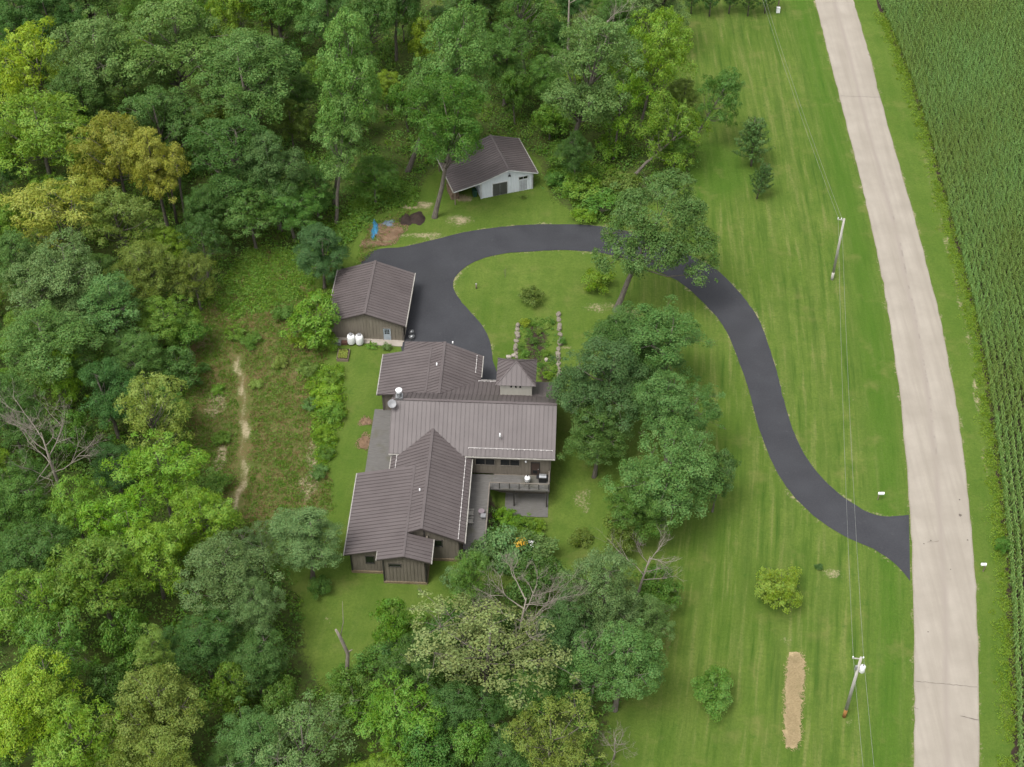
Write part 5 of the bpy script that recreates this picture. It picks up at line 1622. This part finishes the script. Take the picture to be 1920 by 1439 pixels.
mass('meadow_weeds', 'dry brownish weeds of the meadow', mp[:int(half * 0.8)], 0.18, 0.55, 14, 0.24, 'R', 4, 0.25, 0.9, -0.9)
mass('meadow_weeds', 'green weeds of the meadow', mp[int(half * 0.8):], 0.2, 0.7, 15, 0.22, 'M', 5, 0.4, 0.9, -0.7)
mp = scatter([(560, 690), (600, 690), (640, 690), (648, 770), (630, 830), (615, 880), (600, 900), (590, 840), (585, 760)], 240, rs)
mass('vine_cover', 'bright green vines along the side lawn', mp, 0.3, 0.8, 44, 0.24, 'L', 6)
mp = scatter([(1040, 300), (1090, 290), (1180, 330), (1190, 420), (1100, 415), (1060, 370), (1030, 350)], 260, rs)
mass('undergrowth', 'bright green undergrowth right of the shed', mp, 0.4, 1.1, 44, 0.26, 'M', 7)
mp = scatter([(905, 925), (1025, 960), (1020, 1000), (1015, 1040), (960, 1075), (880, 1080), (910, 1000)], 130, rs)
mass('courtyard_planting', 'mixed green planting below the deck', mp, 0.3, 0.7, 44, 0.2, 'G', 8)
mp = scatter([(975, 600), (1035, 596), (1042, 640), (1040, 712), (1010, 712), (972, 672)], 190, rs)
mass('garden_ground_cover', 'low green ground cover of the stone edged bed', mp, 0.15, 0.35, 26, 0.13, 'G', 9)
# weedy strip at the corn edge
e_pts = CORN_EDGE
k = rs.randint(0, len(e_pts), 2600)
wp = e_pts[k] + rs.normal(0, 0.4, (2600, 2)) + np.stack([rs.uniform(-1.0, 1.0, 2600), rs.uniform(-1, 1, 2600)], 1)
sel = (wp[:, 1] > 70) & (wp[:, 1] < 225)
mass('field_weeds', 'yellow green weeds along the corn edge', wp[sel], 0.25, 0.75, 24, 0.2, 'Y2', 10, 0.4, 1.0)

# ---- corn
def corn_leaf_arrays(rs, n_leaf=9):
    """One maize plant: stalk and arching blades, as quads."""
    V, F = [], []
    def strip_(pts, wid, side):
        b = len(V)
        for p, w in zip(pts, wid):
            V.append(p - side * w); V.append(p + side * w)
        for i in range(len(pts) - 1):
            F.append((b + 2 * i, b + 2 * i + 1, b + 2 * i + 3, b + 2 * i + 2))
    a0 = rs.rand() * 6.28
    for j in range(2):
        sd = np.array([math.cos(a0 + j * 1.57), math.sin(a0 + j * 1.57), 0])
        strip_([np.array([0, 0, 0.0]), np.array([0, 0, 2.2])], [0.025, 0.012], sd)
    for k in range(n_leaf):
        a = (k % 2) * math.pi + math.pi / 2 + rs.uniform(-.6, .6)
        z = 0.7 + 1.4 * k / n_leaf
        d = np.array([math.cos(a), math.sin(a), 0]); sd = np.array([-d[1], d[0], 0])
        ln = rs.uniform(0.45, 0.7)
        pts = [np.array([0, 0, z]) + d * ln * t + np.array([0, 0, ln * (0.75 * t - 1.05 * t * t)]) for t in (0, 0.35, 0.7, 1.0)]
        strip_(pts, [0.025, 0.05, 0.042, 0.006], sd)
    return np.array(V), np.array(F)


rs = np.random.RandomState(7)
CORN = [corn_leaf_arrays(np.random.RandomState(s), 8) for s in range(4)]


def offset_rows(P, d):
    t = np.gradient(P, axis=0); t /= np.linalg.norm(t, axis=1)[:, None]
    nrm = np.stack([-t[:, 1], t[:, 0]], 1)
    return P + nrm * d


plants = []
for row in range(70):
    Q = offset_rows(CORN_EDGE, 0.45 + 0.76 * row)
    s = np.r_[0, np.cumsum(np.linalg.norm(np.diff(Q, axis=0), axis=1))]
    q = np.arange(0, s[-1], 0.30) + rs.uniform(0, 0.3)
    p = np.stack([np.interp(q, s, Q[:, 0]), np.interp(q, s, Q[:, 1])], 1) + rs.normal(0, 0.04, (len(q), 2))
    tg = np.gradient(p, axis=0)
    plants.append(np.concatenate([p, np.arctan2(tg[:, 1], tg[:, 0])[:, None] - np.pi / 2], 1))
plants = np.vstack(plants)
# what the camera could see, with a margin to the side
yv = plants[:, 1]
xmax = (yv * math.cos(PITCH) + CAM_H * math.sin(PITCH)) * 960 / FPX + 7
plants = plants[(plants[:, 0] < xmax) & (yv > 66) & (yv < 228) & (plants[:, 0] > 20)]
# the 300 plants that show largest (nearest to the camera, in view) stand singly; the rest of the field is one mass
dist = np.hypot(np.hypot(plants[:, 0], plants[:, 1]), CAM_H)
vis = plants[:, 0] < xmax[:1].min() + 1e9
fz = plants[:, 1] * math.cos(PITCH) + (CAM_H - 1) * math.sin(PITCH)
uu = 960 + FPX * plants[:, 0] / fz
vv = 719.5 + FPX * (-plants[:, 1] * math.sin(PITCH) + (CAM_H - 1) * math.cos(PITCH)) / fz
inview = (uu < 1916) & (vv < 1436)
order = np.argsort(np.where(inview, dist, 1e9))
single, rest = plants[order[:300]], plants[order[300:]]
corn_me = []
for V, F in CORN:
    n = len(F)
    me = mesh_np('corn_plant', V, F, {'v': ('FACE', rs.rand(n)), 'w': ('FACE', rs.rand(n))})
    me.materials.append(M['leaf'])
    corn_me.append(me)
CORN_COL = (0.118, 0.188, 0.040, 1)
for i, p in enumerate(single):
    o = bpy.data.objects.new('corn_plant', corn_me[i % 4])
    COL.objects.link(o)
    o.location = (p[0], p[1], float(terrain(p[0], p[1])))
    o.rotation_euler = (0, 0, p[2] + rs.normal(0, 0.25))
    k = rs.uniform(0.9, 1.1); o.scale = (k, k, k)
    o.color = CORN_COL
    tag(o, 'corn plant in the nearest part of the field by the lower right corner', 'corn', 'nearest corn plants')
VV, FF, A1, off = [], [], [], 0
for j, (V, F) in enumerate(CORN):
    q = rest[j::4]
    n = len(q)
    a = q[:, 2] + rs.normal(0, 0.25, n); k = rs.uniform(0.85, 1.12, n)
    c_, s_ = np.cos(a), np.sin(a)
    x = (V[None, :, 0] * c_[:, None] - V[None, :, 1] * s_[:, None]) * k[:, None] + q[:, 0, None]
    y = (V[None, :, 0] * s_[:, None] + V[None, :, 1] * c_[:, None]) * k[:, None] + q[:, 1, None]
    z = V[None, :, 2] * k[:, None] + np.zeros((n, 1))
    VV.append(np.stack([x, y, z], 2).reshape(-1, 3))
    FF.append((F[None] + (np.arange(n) * len(V))[:, None, None] + off).reshape(-1, 4))
    off += n * len(V)
    A1.append(np.repeat(np.clip(0.5 + 0.3 * np.sin(q[:, 0] * 0.21 + 2 * np.sin(q[:, 1] * 0.05)) * np.sin(q[:, 1] * 0.13) + rs.normal(0, 0.2, n), 0, 1), len(F)))
FF = np.vstack(FF); A1 = np.concatenate(A1)
me = mesh_np('corn_field', np.vstack(VV), FF, {'v': ('FACE', 0.5 * A1 + 0.5 * rs.rand(len(FF))), 'w': ('FACE', A1)})
o = link_mesh('corn_field', me, None, M['leaf'])
o.color = CORN_COL
tag(o, 'rows of green corn filling the field right of the road', None, None, 'stuff')

# ================================================================== THINGS
# ---- utility poles and wires
def utility_pole(base_px, H, label, transformer):
    b = G(*base_px)
    p = empty('utility_pole', b, 0, label, 'utility pole', 'poles along the road')
    MB().tube([(0, 0, -0.3), (0, 0, 1.3)], [0.20, 0.195], 10).build('pole_foot', M['pole_foot'] if transformer else M['pole'], p, True)
    MB().tube([(0, 0, 1.3), (0.02, 0, H)], [0.19, 0.14], 10).build('pole', M['pole'], p, True)
    ca = MB().bar((0.05, 0.0, H - 0.25), (-0.85, 0.0, H - 0.1), 0.09, 0.11).build('bracket', M['pole'], p)
    MB().lathe([(0.05, 0), (0.08, 0.06), (0.05, 0.12), (0.08, 0.18), (0.04, 0.26)], 10, (-0.8, 0, H - 0.05)).build('insulator', M['white'], p, True)
    MB().lathe([(0.05, 0), (0.08, 0.06), (0.05, 0.12), (0.08, 0.18), (0.04, 0.26)], 10, (0.25 if transformer else -0.35, 0, H - 0.12)).build('insulator', M['white'], p, True)
    if transformer:
        tr = MB().lathe([(0.24, 0), (0.28, 0.05), (0.28, 0.9), (0.22, 0.98), (0.05, 1.0)], 16, (0.42, -0.1, H - 2.3)).build('transformer', M['white'], p, True)
        MB().lathe([(0.05, 0), (0.07, 0.08), (0.04, 0.25)], 8, (0.42, -0.1, H - 1.3)).build('bushing', M['grey_plastic'], tr, True)
        MB().box(-0.32, -0.12, -0.15, 0.05, H - 2.0, H - 1.4).build('cutout', M['grey_plastic'], p)
        MB().bar((-0.1, 0, H - 1.6), (0.4, -0.1, H - 1.6), 0.06, 0.1).build('hanger', M['steel'], p)
    return b


PH = 10.6
b1 = utility_pole((1560, 524), PH, 'weathered grey utility pole beside the road above the driveway bend', False)
b2 = utility_pole((1583, 1343), PH, 'utility pole with white transformer and orange foot on the lower lawn', True)


def wire(a, b, sag, label, n=22):
    a, b = Vector(a), Vector(b)
    pts = []
    for i in range(n + 1):
        t = i / n
        p = a.lerp(b, t); p.z -= sag * 4 * t * (1 - t)
        pts.append(p)
    tag(MB().tube(pts, 0.012, 4).build('power_line', M['wire']), label, 'wire', 'power lines')


n0 = b1 + (b1 - b2) * 0.95 + Vector((-3.0, 0, 0)); n3 = b2 + (b2 - b1) * 0.9
n0 = Vector((G(1484, 0, 10).x - 4.5, b1.y + (b1.y - b2.y) * 0.95, 0)); n3 = Vector((G(1598, 1439, 9.5).x - 2.2, b2.y - 62, 0))
for off, z, nm in (((-0.8, 0), PH + 0.15, 'left'), ((-0.3, 0), PH + 0.05, 'right')):
    o = Vector((*off, z)); o2 = Vector((off[0] if nm == 'left' else 0.25, 0, z))
    wire(n0 + o, b1 + o, 0.9, '%s power line from the upper edge to the grey pole' % nm)
    wire(b1 + o, b2 + o2, 1.1, '%s power line between the two utility poles' % nm)
    wire(b2 + o2, n3 + o2, 0.9, '%s power line from the transformer pole to the lower edge' % nm)

# ---- mailboxes, posts
def mailbox(px, label, H=1.1, side=1, long=0.55):
    m = empty('mailbox', G(*px), 0, label, 'mailbox', 'mailboxes by the road')
    MB().bar((0, 0, -0.2), (0.05, 0, H), 0.09, 0.09, (0, 1, 0)).build('post', M['timber'], m)
    MB().bar((-0.1, 0, H - 0.05), (0.5 * side, 0, H - 0.05), 0.09, 0.05).build('arm', M['timber'], m)
    w = 0.13
    prof = [(-w, 0), (w, 0), (w, 0.16)] + [(w * math.cos(a), 0.16 + w * math.sin(a)) for a in (0.6, 1.2, 1.9, 2.5)] + [(-w, 0.16)]
    b = MB().prism([(-0.1 * side, y, H + z) for y, z in prof], (long * side, 0, 0)).build('box', M['white'], m)
    MB().box(0.2 * side - 0.02, 0.2 * side + 0.02, w + 0.0, w + 0.02, H + 0.1, H + 0.4).build('flag', M['rust'], b)
    return m


mailbox((1843, 1072), 'white mailbox on a wooden post at the right verge of the road', 1.2, -1, 0.6)
mailbox((1645, 938), 'white mailbox on a thin post in the grass above the driveway mouth', 1.1, 1, 0.7)
p = empty('marker_post', G(1458, 22), 0, 'brown post with a white box at its foot at the top of the lawn', 'post')
MB().box(-0.1, 0.1, -0.1, 0.1, -0.2, 5.5).build('post', M['timber'], p)
MB().box(-0.3, 0.3, -0.5, -0.1, 0, 1.0).build('box', M['white'], p)
p = empty('lawn_light', G(893, 542), 0, 'short pale pipe light standing in the driveway island grass', 'light')
MB().lathe([(0.09, -0.1), (0.09, 0.75)], 10).build('pipe', M['timber'], p, True)
MB().lathe([(0.1, 0.75), (0.13, 0.8), (0.13, 0.92), (0.05, 0.98)], 10).build('cap', M['gutter'], p, True)

# ---- propane tanks, cabinet, barrels beside the garage
gl = lambda x, y, z=0: GARAGE.matrix_basis @ Vector((x, y, z))
GRZ = GARAGE.rotation_euler.z
for x, lab in ((-1.95, 'white propane tank against the garage, left one of two'), (-0.85, 'white propane tank against the garage, right one of two')):
    q = gl(x, -0.65)
    t = empty('propane_tank', q, 0, lab, 'tank', 'propane tanks by the garage')
    MB().lathe([(0.3, 0.08), (0.42, 0.16), (0.47, 0.3), (0.47, 1.1), (0.42, 1.28), (0.28, 1.4), (0.05, 1.44)], 24).build('body', M['white'], t, True)
    MB().lathe([(0.22, 1.36), (0.22, 1.58), (0.16, 1.6)], 16).build('collar', M['grey_plastic'], t, True)
    MB().lathe([(0.36, 0.0), (0.36, 0.1)], 16).build('foot_ring', M['rust'], t, True)
    t.scale = (1.12, 1.12, 1.15)
q = gl(-4.3, -0.75)
c = empty('metal_trunk', q, GRZ, 'long grey metal box on the ground left of the propane tanks', 'box')
MB().prism([(-0.9, -0.35, 0), (-0.9, 0.35, 0), (-0.9, 0.35, 0.45), (-0.9, 0.1, 0.62), (-0.9, -0.2, 0.6), (-0.9, -0.35, 0.4)], (1.9, 0, 0)).build('body', M['grey_plastic'], c)
MB().box(-0.5, 0.9, -0.36, -0.28, 0.38, 0.44).build('lid_seam', M['trim_dark'], c)
q = gl(-2.85, -0.7)
c = empty('brick_stack', q, GRZ, 'low rust red stack between grey box and propane tanks', 'bricks')
for i in range(4):
    for j in range(3):
        MB().box(-0.38 + i * 0.2, -0.2 + i * 0.2, -0.3, 0.3, j * 0.13, j * 0.13 + 0.12).build('brick', M['rust'], c)
for (x, y, r, h, lab) in ((5.75, 1.35, 0.33, 0.85, 'grey lidded bin at the garage corner, rear one'), (5.85, 0.75, 0.36, 0.55, 'grey tub at the garage corner, front one')):
    q = gl(x, y)
    t = empty('bin', q, 0, lab, 'bin', 'bins at the garage corner')
    MB().lathe([(r * 0.8, 0.02), (r, 0.1), (r * 1.02, h), (r * 1.08, h + 0.02), (r * 1.08, h + 0.07)], 18).build('body', M['grey_plastic'], t, True)
    MB().lathe([(r * 0.95, h + 0.075), (r * 0.4, h + 0.14), (0.06, h + 0.2)], 18).build('lid', M['steel'], t, True)

# ---- raised bed beside the shrub row
pl = G(644, 668)
t = empty('raised_bed', pl, HA, 'small wooden raised bed full of lime plants on the side lawn', 'planter')
for i in range(3):
    MB().box(-0.75, 0.75, -1.05, -0.97, i * 0.15, i * 0.15 + 0.14).build('board', M['timber'], t)
    MB().box(0.68, 0.76, -0.965, 1.0, i * 0.15, i * 0.15 + 0.14).build('board', M['timber'], t)
    MB().box(-0.76, -0.68, -0.965, 1.0, i * 0.15, i * 0.15 + 0.14).build('board', M['timber'], t)
MB().box(-0.68, 0.68, -0.96, 1.0, 0, 0.36).build('soil', M['mulch'], t)
rs = np.random.RandomState(4)
P = np.stack([rs.uniform(-0.6, 0.6, 700), rs.uniform(-0.9, 0.6, 700), 0.4 + rs.rand(700) * 0.3], 1)
o = link_mesh('plants', leaves_mesh('plants', P, np.tile([0, 0, 1.0], (700, 1)), 0.14, 0.6, rs, rs.rand(700)), t, M['leaf'])
o.color = (0.24, 0.27, 0.05, 1)

# ---- stone edges of the garden bed
def stone_mesh(seed):
    rs = np.random.RandomState(seed)
    bm = bmesh.new()
    bmesh.ops.create_icosphere(bm, subdivisions=1, radius=1.0)
    for v in bm.verts:
        v.co *= rs.uniform(0.78, 1.15)
        v.co.z = max(min(v.co.z, 0.72), -0.7)
    me = bpy.data.meshes.new('stone')
    bm.to_mesh(me); bm.free()
    me.materials.append(M['stone'])
    return me


STONES = [stone_mesh(i) for i in range(6)]


def stone_edge(pts, label, n, w):
    P = spline(px_poly(pts), 0.2)
    root = empty('stone_edging', (P[0][0], P[0][1], 0), 0, label, 'stone edging', 'stone edges of the garden bed')
    rnd = random.Random(n)
    s = np.r_[0, np.cumsum(np.linalg.norm(np.diff(P, axis=0), axis=1))]
    for k in range(n):
        q = s[-1] * (k + 0.5) / n
        x, y = np.interp(q, s, P[:, 0]), np.interp(q, s, P[:, 1])
        for lay in range(1 + (k % 3 == 0)):
            o = link_mesh('stone', STONES[rnd.randrange(6)], root)
            o.location = (x - P[0][0] + rnd.uniform(-.1, .1), y - P[0][1] + rnd.uniform(-.08, .08), 0.08 + 0.26 * lay)
            o.scale = (w * rnd.uniform(0.75, 1.15), s[-1] / n * rnd.uniform(0.5, 0.66), 0.24)
            o.rotation_euler = (0, 0, rnd.uniform(-.25, .25))


stone_edge([(1046, 588), (1049, 605), (1049, 625), (1051, 645), (1047, 660), (1048, 680), (1048, 700), (1046, 716)], 'pale stone edging on the right side of the garden bed', 14, 0.4)
stone_edge([(969, 608), (971, 622), (969, 640), (968, 655), (967, 675)], 'brownish stone edging on the left side of the garden bed', 9, 0.36)
for u, v, lab in ((963, 668, 'round white boulder at the end of the left stone edging'), (954, 671, 'smaller pale rock beside the round white boulder'), (1024, 676, 'pale rock lying in the middle of the garden bed')):
    o = link_mesh('rock', STONES[u % 6].copy(), None)
    o.data.materials.clear(); o.data.materials.append(M['concrete'])
    q = G(u, v); o.location = (q.x, q.y, 0.15); o.scale = (0.42 if 'round' in lab else 0.28, 0.34, 0.3)
    tag(o, lab, 'rock', 'rocks in the garden bed')

# ---- tarps, mulch heaps, wood
def heap(name, u, v, rx, ry, h, mat, label, cat, seed=1, lump=0.35):
    rs = np.random.RandomState(seed)
    q = G(u, v)
    n, m = 22, 7
    V, F = [(0, 0, h)], []
    for i in range(1, m + 1):
        t = i / m
        for j in range(n):
            a = 2 * math.pi * j / n
            k = 1 + lump * (0.5 * math.sin(3 * a + seed) + 0.4 * math.sin(5 * a + 2 * seed)) * 0.5 + rs.uniform(-.08, .08)
            V.append((rx * t * k * math.cos(a), ry * t * k * math.sin(a), h * (1 - t ** 1.6) * rs.uniform(0.7, 1.2) - (0.03 if i == m else 0)))
    F += [(0, 1 + j, 1 + (j + 1) % n) for j in range(n)]
    F += [(1 + (i - 1) * n + j, 1 + i * n + j, 1 + i * n + (j + 1) % n, 1 + (i - 1) * n + (j + 1) % n) for i in range(1, m) for j in range(n)]
    me = bpy.data.meshes.new(name)
    me.from_pydata(V, [], F)
    me.polygons.foreach_set('use_smooth', [True] * len(F))
    o = link_mesh(name, me, None, mat)
    o.location = (q.x, q.y, 0.02)
    if mat is M['leaf_litter']:
        o.scale = (0.7, 0.7, 0.8)
        n = int(420 * rx * ry); rx, ry = rx / 0.7, ry / 0.7
        a = rs.rand(n) * 6.283; t = rs.rand(n) ** 0.6 * (1 + 0.25 * np.sin(3 * a + seed))
        P = np.stack([rx * t * np.cos(a), ry * t * np.sin(a), h * np.clip(1 - t ** 1.6, 0, 1) + 0.03 + 0.05 * rs.rand(n)], 1)
        tag(link_mesh('loose_leaves', leaves_mesh('loose_leaves', P, np.tile([0, 0, 1.0], (n, 1)), 0.2, 0.6, rs, rs.rand(n)), o, mat), kind='stuff')
    return tag(o, label, cat)


heap('tarp', 703, 432, 0.55, 2.1, 0.35, M['blue_tarp'], 'crumpled bright blue tarp at the edge of the brambles', 'tarp', 2, 0.7)
heap('tarp', 728, 421, 1.0, 1.1, 0.3, M['grey_tarp'], 'faded grey blue tarp beside the bright blue one', 'tarp', 5, 0.7)
heap('mulch_heap', 761, 413, 1.0, 1.3, 0.5, M['mulch'], 'dark mulch heap near the flared trunk, left one of two', 'mulch heap', 3)
heap('mulch_heap', 782, 410, 1.2, 1.5, 0.6, M['mulch'], 'dark mulch heap near the flared trunk, right one of two', 'mulch heap', 4)
heap('brush_heap', 728, 436, 2.6, 2.4, 0.25, M['leaf_litter'], 'brown brush and leaf heap around the tarps', 'brush heap', 6, 0.6)
heap('brush_heap', 700, 458, 2.2, 0.8, 0.2, M['leaf_litter'], 'low brown litter heap at the corner of the driveway', 'brush heap', 8, 0.6)
heap('leaf_pile', 686, 791, 0.95, 0.85, 0.15, M['leaf_litter'], 'small pile of orange dry leaves beside the left deck, upper one', 'leaf pile', 9)
heap('leaf_pile', 683, 830, 0.95, 1.5, 0.18, M['leaf_litter'], 'larger pile of orange dry leaves beside the left deck, lower one', 'leaf pile', 10)
# firewood under the lean-to
sl = lambda x, y, z=0: SHED.matrix_basis @ Vector((x, y, z))
w = empty('wood_pile', sl(-3.4, 2.6), SHED.rotation_euler.z, 'stack of split firewood under the lean-to of the shed', 'firewood')
rnd = random.Random(12)
LOGS = []
for s in range(4):
    r = 0.09 + 0.012 * s
    me = MB().prism([(r * math.cos(a + s) * rnd.uniform(.8, 1.2), 0, r * math.sin(a + s) * rnd.uniform(.8, 1.2)) for a in (0, 1.3, 2.5, 3.6, 5.0)], (0, 0.45, 0)).mesh('log')
    me.materials.append(M['split_wood']); LOGS.append(me)
for i in range(5):
    for j in range(6):
        for k in range(6):
            o = link_mesh('log', LOGS[rnd.randrange(4)], w)
            o.location = (-0.7 + k * 0.2 + rnd.uniform(-.03, .03), -1.6 + i * 0.52 + rnd.uniform(-.04, .04), 0.1 + j * 0.18)
            o.rotation_euler = (0, rnd.uniform(0, 6.28), rnd.uniform(-.08, .08))
b = empty('wheelie_bin', sl(-0.7, 0.9), SHED.rotation_euler.z, 'dark green bin standing under the lean-to against the shed', 'bin')
mg = mat_plain('dark_green_plastic', (0.02, 0.07, 0.045), 0.5)
MB().prism([(-0.26, -0.3, 0.05), (0.26, -0.3, 0.05), (0.32, -0.38, 1.05), (-0.32, -0.38, 1.05)], (0, 0.66, 0)).build('body', mg, b)
MB().prism([(-0.34, -0.42, 1.06), (0.34, -0.42, 1.06), (0.3, -0.4, 1.14), (-0.3, -0.4, 1.14)], (0, 0.78, 0)).build('lid', mg, b)

# ---- straw strip on the lower lawn
P = px_poly([(1480, 1232), (1490, 1226), (1503, 1228), (1508, 1245), (1506, 1290), (1501, 1340), (1500, 1385), (1494, 1400), (1480, 1402), (1473, 1392), (1473, 1340), (1474, 1280)])
P = spline(np.vstack([P, P[:1]]), 0.25)[:-1]
rs = np.random.RandomState(8)
tag(flat_sheet('straw_strip', P + rs.normal(0, 0.14, P.shape), 0.02, M['straw']), 'long strip of pale straw mulch lying on the lower lawn', None, None, 'stuff')
st = scatter(P, 2600, rs, True)
n = len(st)
Pt = np.concatenate([st + rs.normal(0, 0.2, st.shape), 0.05 + rs.rand(n, 1) * 0.1 + terrain(st[:, 0], st[:, 1])[:, None]], 1)
o = link_mesh('straw_stalks', leaves_mesh('straw_stalks', Pt, np.tile([0, 0, 1.0], (n, 1)), 0.42, 0.09, rs, rs.rand(n)), None, M['straw'])
tag(o, 'loose straw stalks scattered over the straw strip', None, None, 'stuff')

# ---- deck furniture
hl = lambda x, y, z=0: HOUSE.matrix_basis @ Vector((x, y, z))


def deck_chair(x, y, rz, mat, label):
    c = empty('deck_chair', hl(x, y, 0.855), HA + rz, label, 'chair', 'chairs on the deck')
    for i in range(4):
        MB().bar((-0.27 + i * 0.18, -0.3, 0.38), (-0.27 + i * 0.18, 0.3, 0.3), 0.16, 0.03).build('seat_slat', mat, c)
    for i in range(4):
        MB().bar((-0.27 + i * 0.18, 0.27, 0.3), (-0.24 + i * 0.16, 0.55, 1.0 + (0.06 if i in (1, 2) else 0)), 0.15, 0.03, (0, 1, 0)).build('back_slat', mat, c)
    for s in (-1, 1):
        MB().bar((0.4 * s, -0.38, 0.57), (0.38 * s, 0.4, 0.55), 0.13, 0.03).build('armrest', mat, c)
        MB().box(0.36 * s - 0.035, 0.36 * s + 0.035, -0.34, -0.26, 0, 0.55).build('leg', mat, c)
        MB().bar((0.33 * s, 0.5, 0.02), (0.33 * s, -0.28, 0.36), 0.04, 0.1).build('leg', mat, c)
    return c


for (u, v, rz, mt, lab) in ((877, 962, 1.57, 'gutter', 'pale wooden chair by the wing wall on the deck, upper one'), (876, 977, 1.57, 'gutter', 'pale wooden chair by the wing wall on the deck, lower one')):
    x, y = L(u, v, 1.2)
    deck_chair(x + 0.35, y, rz, M[mt], lab)
for (u, v, mt, lab) in ((902.5, 959, 'mauve_fabric', 'round faded mauve side table by the deck railing'), (906, 967, 'grey_plastic', 'square grey side table by the deck railing')):
    x, y = L(u, v, 1.3)
    t = empty('side_table', hl(x, y, 0.855), HA, lab, 'table', 'side tables on the deck')
    if 'round' in lab: MB().lathe([(0.36, 0.46), (0.38, 0.48), (0.38, 0.52), (0.3, 0.53)], 18).build('table_top', M[mt], t)
    else: MB().box(-0.3, 0.3, -0.3, 0.3, 0.42, 0.48).build('table_top', M[mt], t)
    for a in range(4):
        c, s = math.cos(a * 1.5708 + 0.785), math.sin(a * 1.5708 + 0.785)
        MB().tube([(0.3 * c, 0.3 * s, 0), (0.26 * c, 0.26 * s, 0.44)], 0.03, 6).build('leg', M[mt], t)
x, y = L(1019, 893, 1.5)
g = empty('gas_grill', hl(12.75, -1.75, 0.855), HA, 'black gas grill with steel lid by the deck door', 'grill')
MB().box(-0.45, 0.45, -0.28, 0.28, 0.1, 0.75).build('cabinet', M['black'], g)
MB().box(-0.75, 0.75, -0.3, 0.3, 0.76, 0.82).build('shelf', M['black'], g)
MB().prism([(-0.42, -0.3, 0.83), (-0.42, 0.3, 0.83), (-0.42, 0.26, 1.08), (-0.42, 0.08, 1.18), (-0.42, -0.16, 1.14), (-0.42, -0.3, 0.98)], (0.84, 0, 0)).build('lid', M['steel'], g)
MB().tube([(-0.34, -0.36, 1.0), (0.34, -0.36, 1.0)], 0.02, 6).build('handle', M['black'], g)
g = empty('egg_grill', hl(10.95, -2.2, 0.855), HA, 'white egg shaped grill behind the deck railing', 'grill')
MB().lathe([(0.16, 0.38), (0.3, 0.5), (0.36, 0.72), (0.37, 0.86)], 20).build('bowl', M['white'], g, True)
MB().lathe([(0.37, 0.9), (0.35, 1.05), (0.26, 1.24), (0.12, 1.34), (0.08, 1.35)], 20).build('dome', M['white'], g, True)
MB().lathe([(0.385, 0.855), (0.385, 0.905)], 20).build('band', M['black'], g, True)
MB().lathe([(0.1, 1.345), (0.1, 1.42), (0.05, 1.44)], 12).build('chimney_cap', M['black'], g, True)
MB().tube([(-0.12, -0.42, 0.95), (0.12, -0.42, 0.95)], 0.025, 6).build('handle', M['timber'], g)
for a in range(4):
    c, s = math.cos(a * 1.5708 + 0.785), math.sin(a * 1.5708 + 0.785)
    MB().tube([(0.34 * c, 0.34 * s, 0), (0.24 * c, 0.24 * s, 0.5)], 0.025, 6).build('leg', M['black'], g)

# ---- yellow and white flowers by the big grey green shrub
rs = np.random.RandomState(15)
for u, v, r, m, n, lab in ((976, 1020, 0.8, 'petal', 90, 'clump of bright yellow flowers below the deck'), (997, 1020, 0.5, 'petal_white', 22, 'small clump of white flowers next to the yellow ones')):
    f = empty('flower_clump', G(u, v, 2.4), 0, lab, 'flowers')
    f.location.z = float(terrain(f.location.x, f.location.y))
    h = 2.4 - f.location.z
    d = unit(rs.normal(0, 1, (n, 3)) + [0, 0, 0.6])
    P = d * (r * np.cbrt(rs.rand(n)))[:, None] + [0, 0, h]
    o = link_mesh('blossoms', leaves_mesh('blossoms', P, d, 0.15, 0.9, rs, rs.rand(n)), f, M[m])
    mb = MB()
    for k in range(14):
        a = k * 2.4
        mb.tube([(0.2 * math.cos(a), 0.2 * math.sin(a), -0.1), (0.7 * r * math.cos(a), 0.7 * r * math.sin(a), h)], [0.02, 0.01], 3, False)
    o = mb.build('stems', M['leaf'], f)
    o.color = (*TINT['G'], 1)
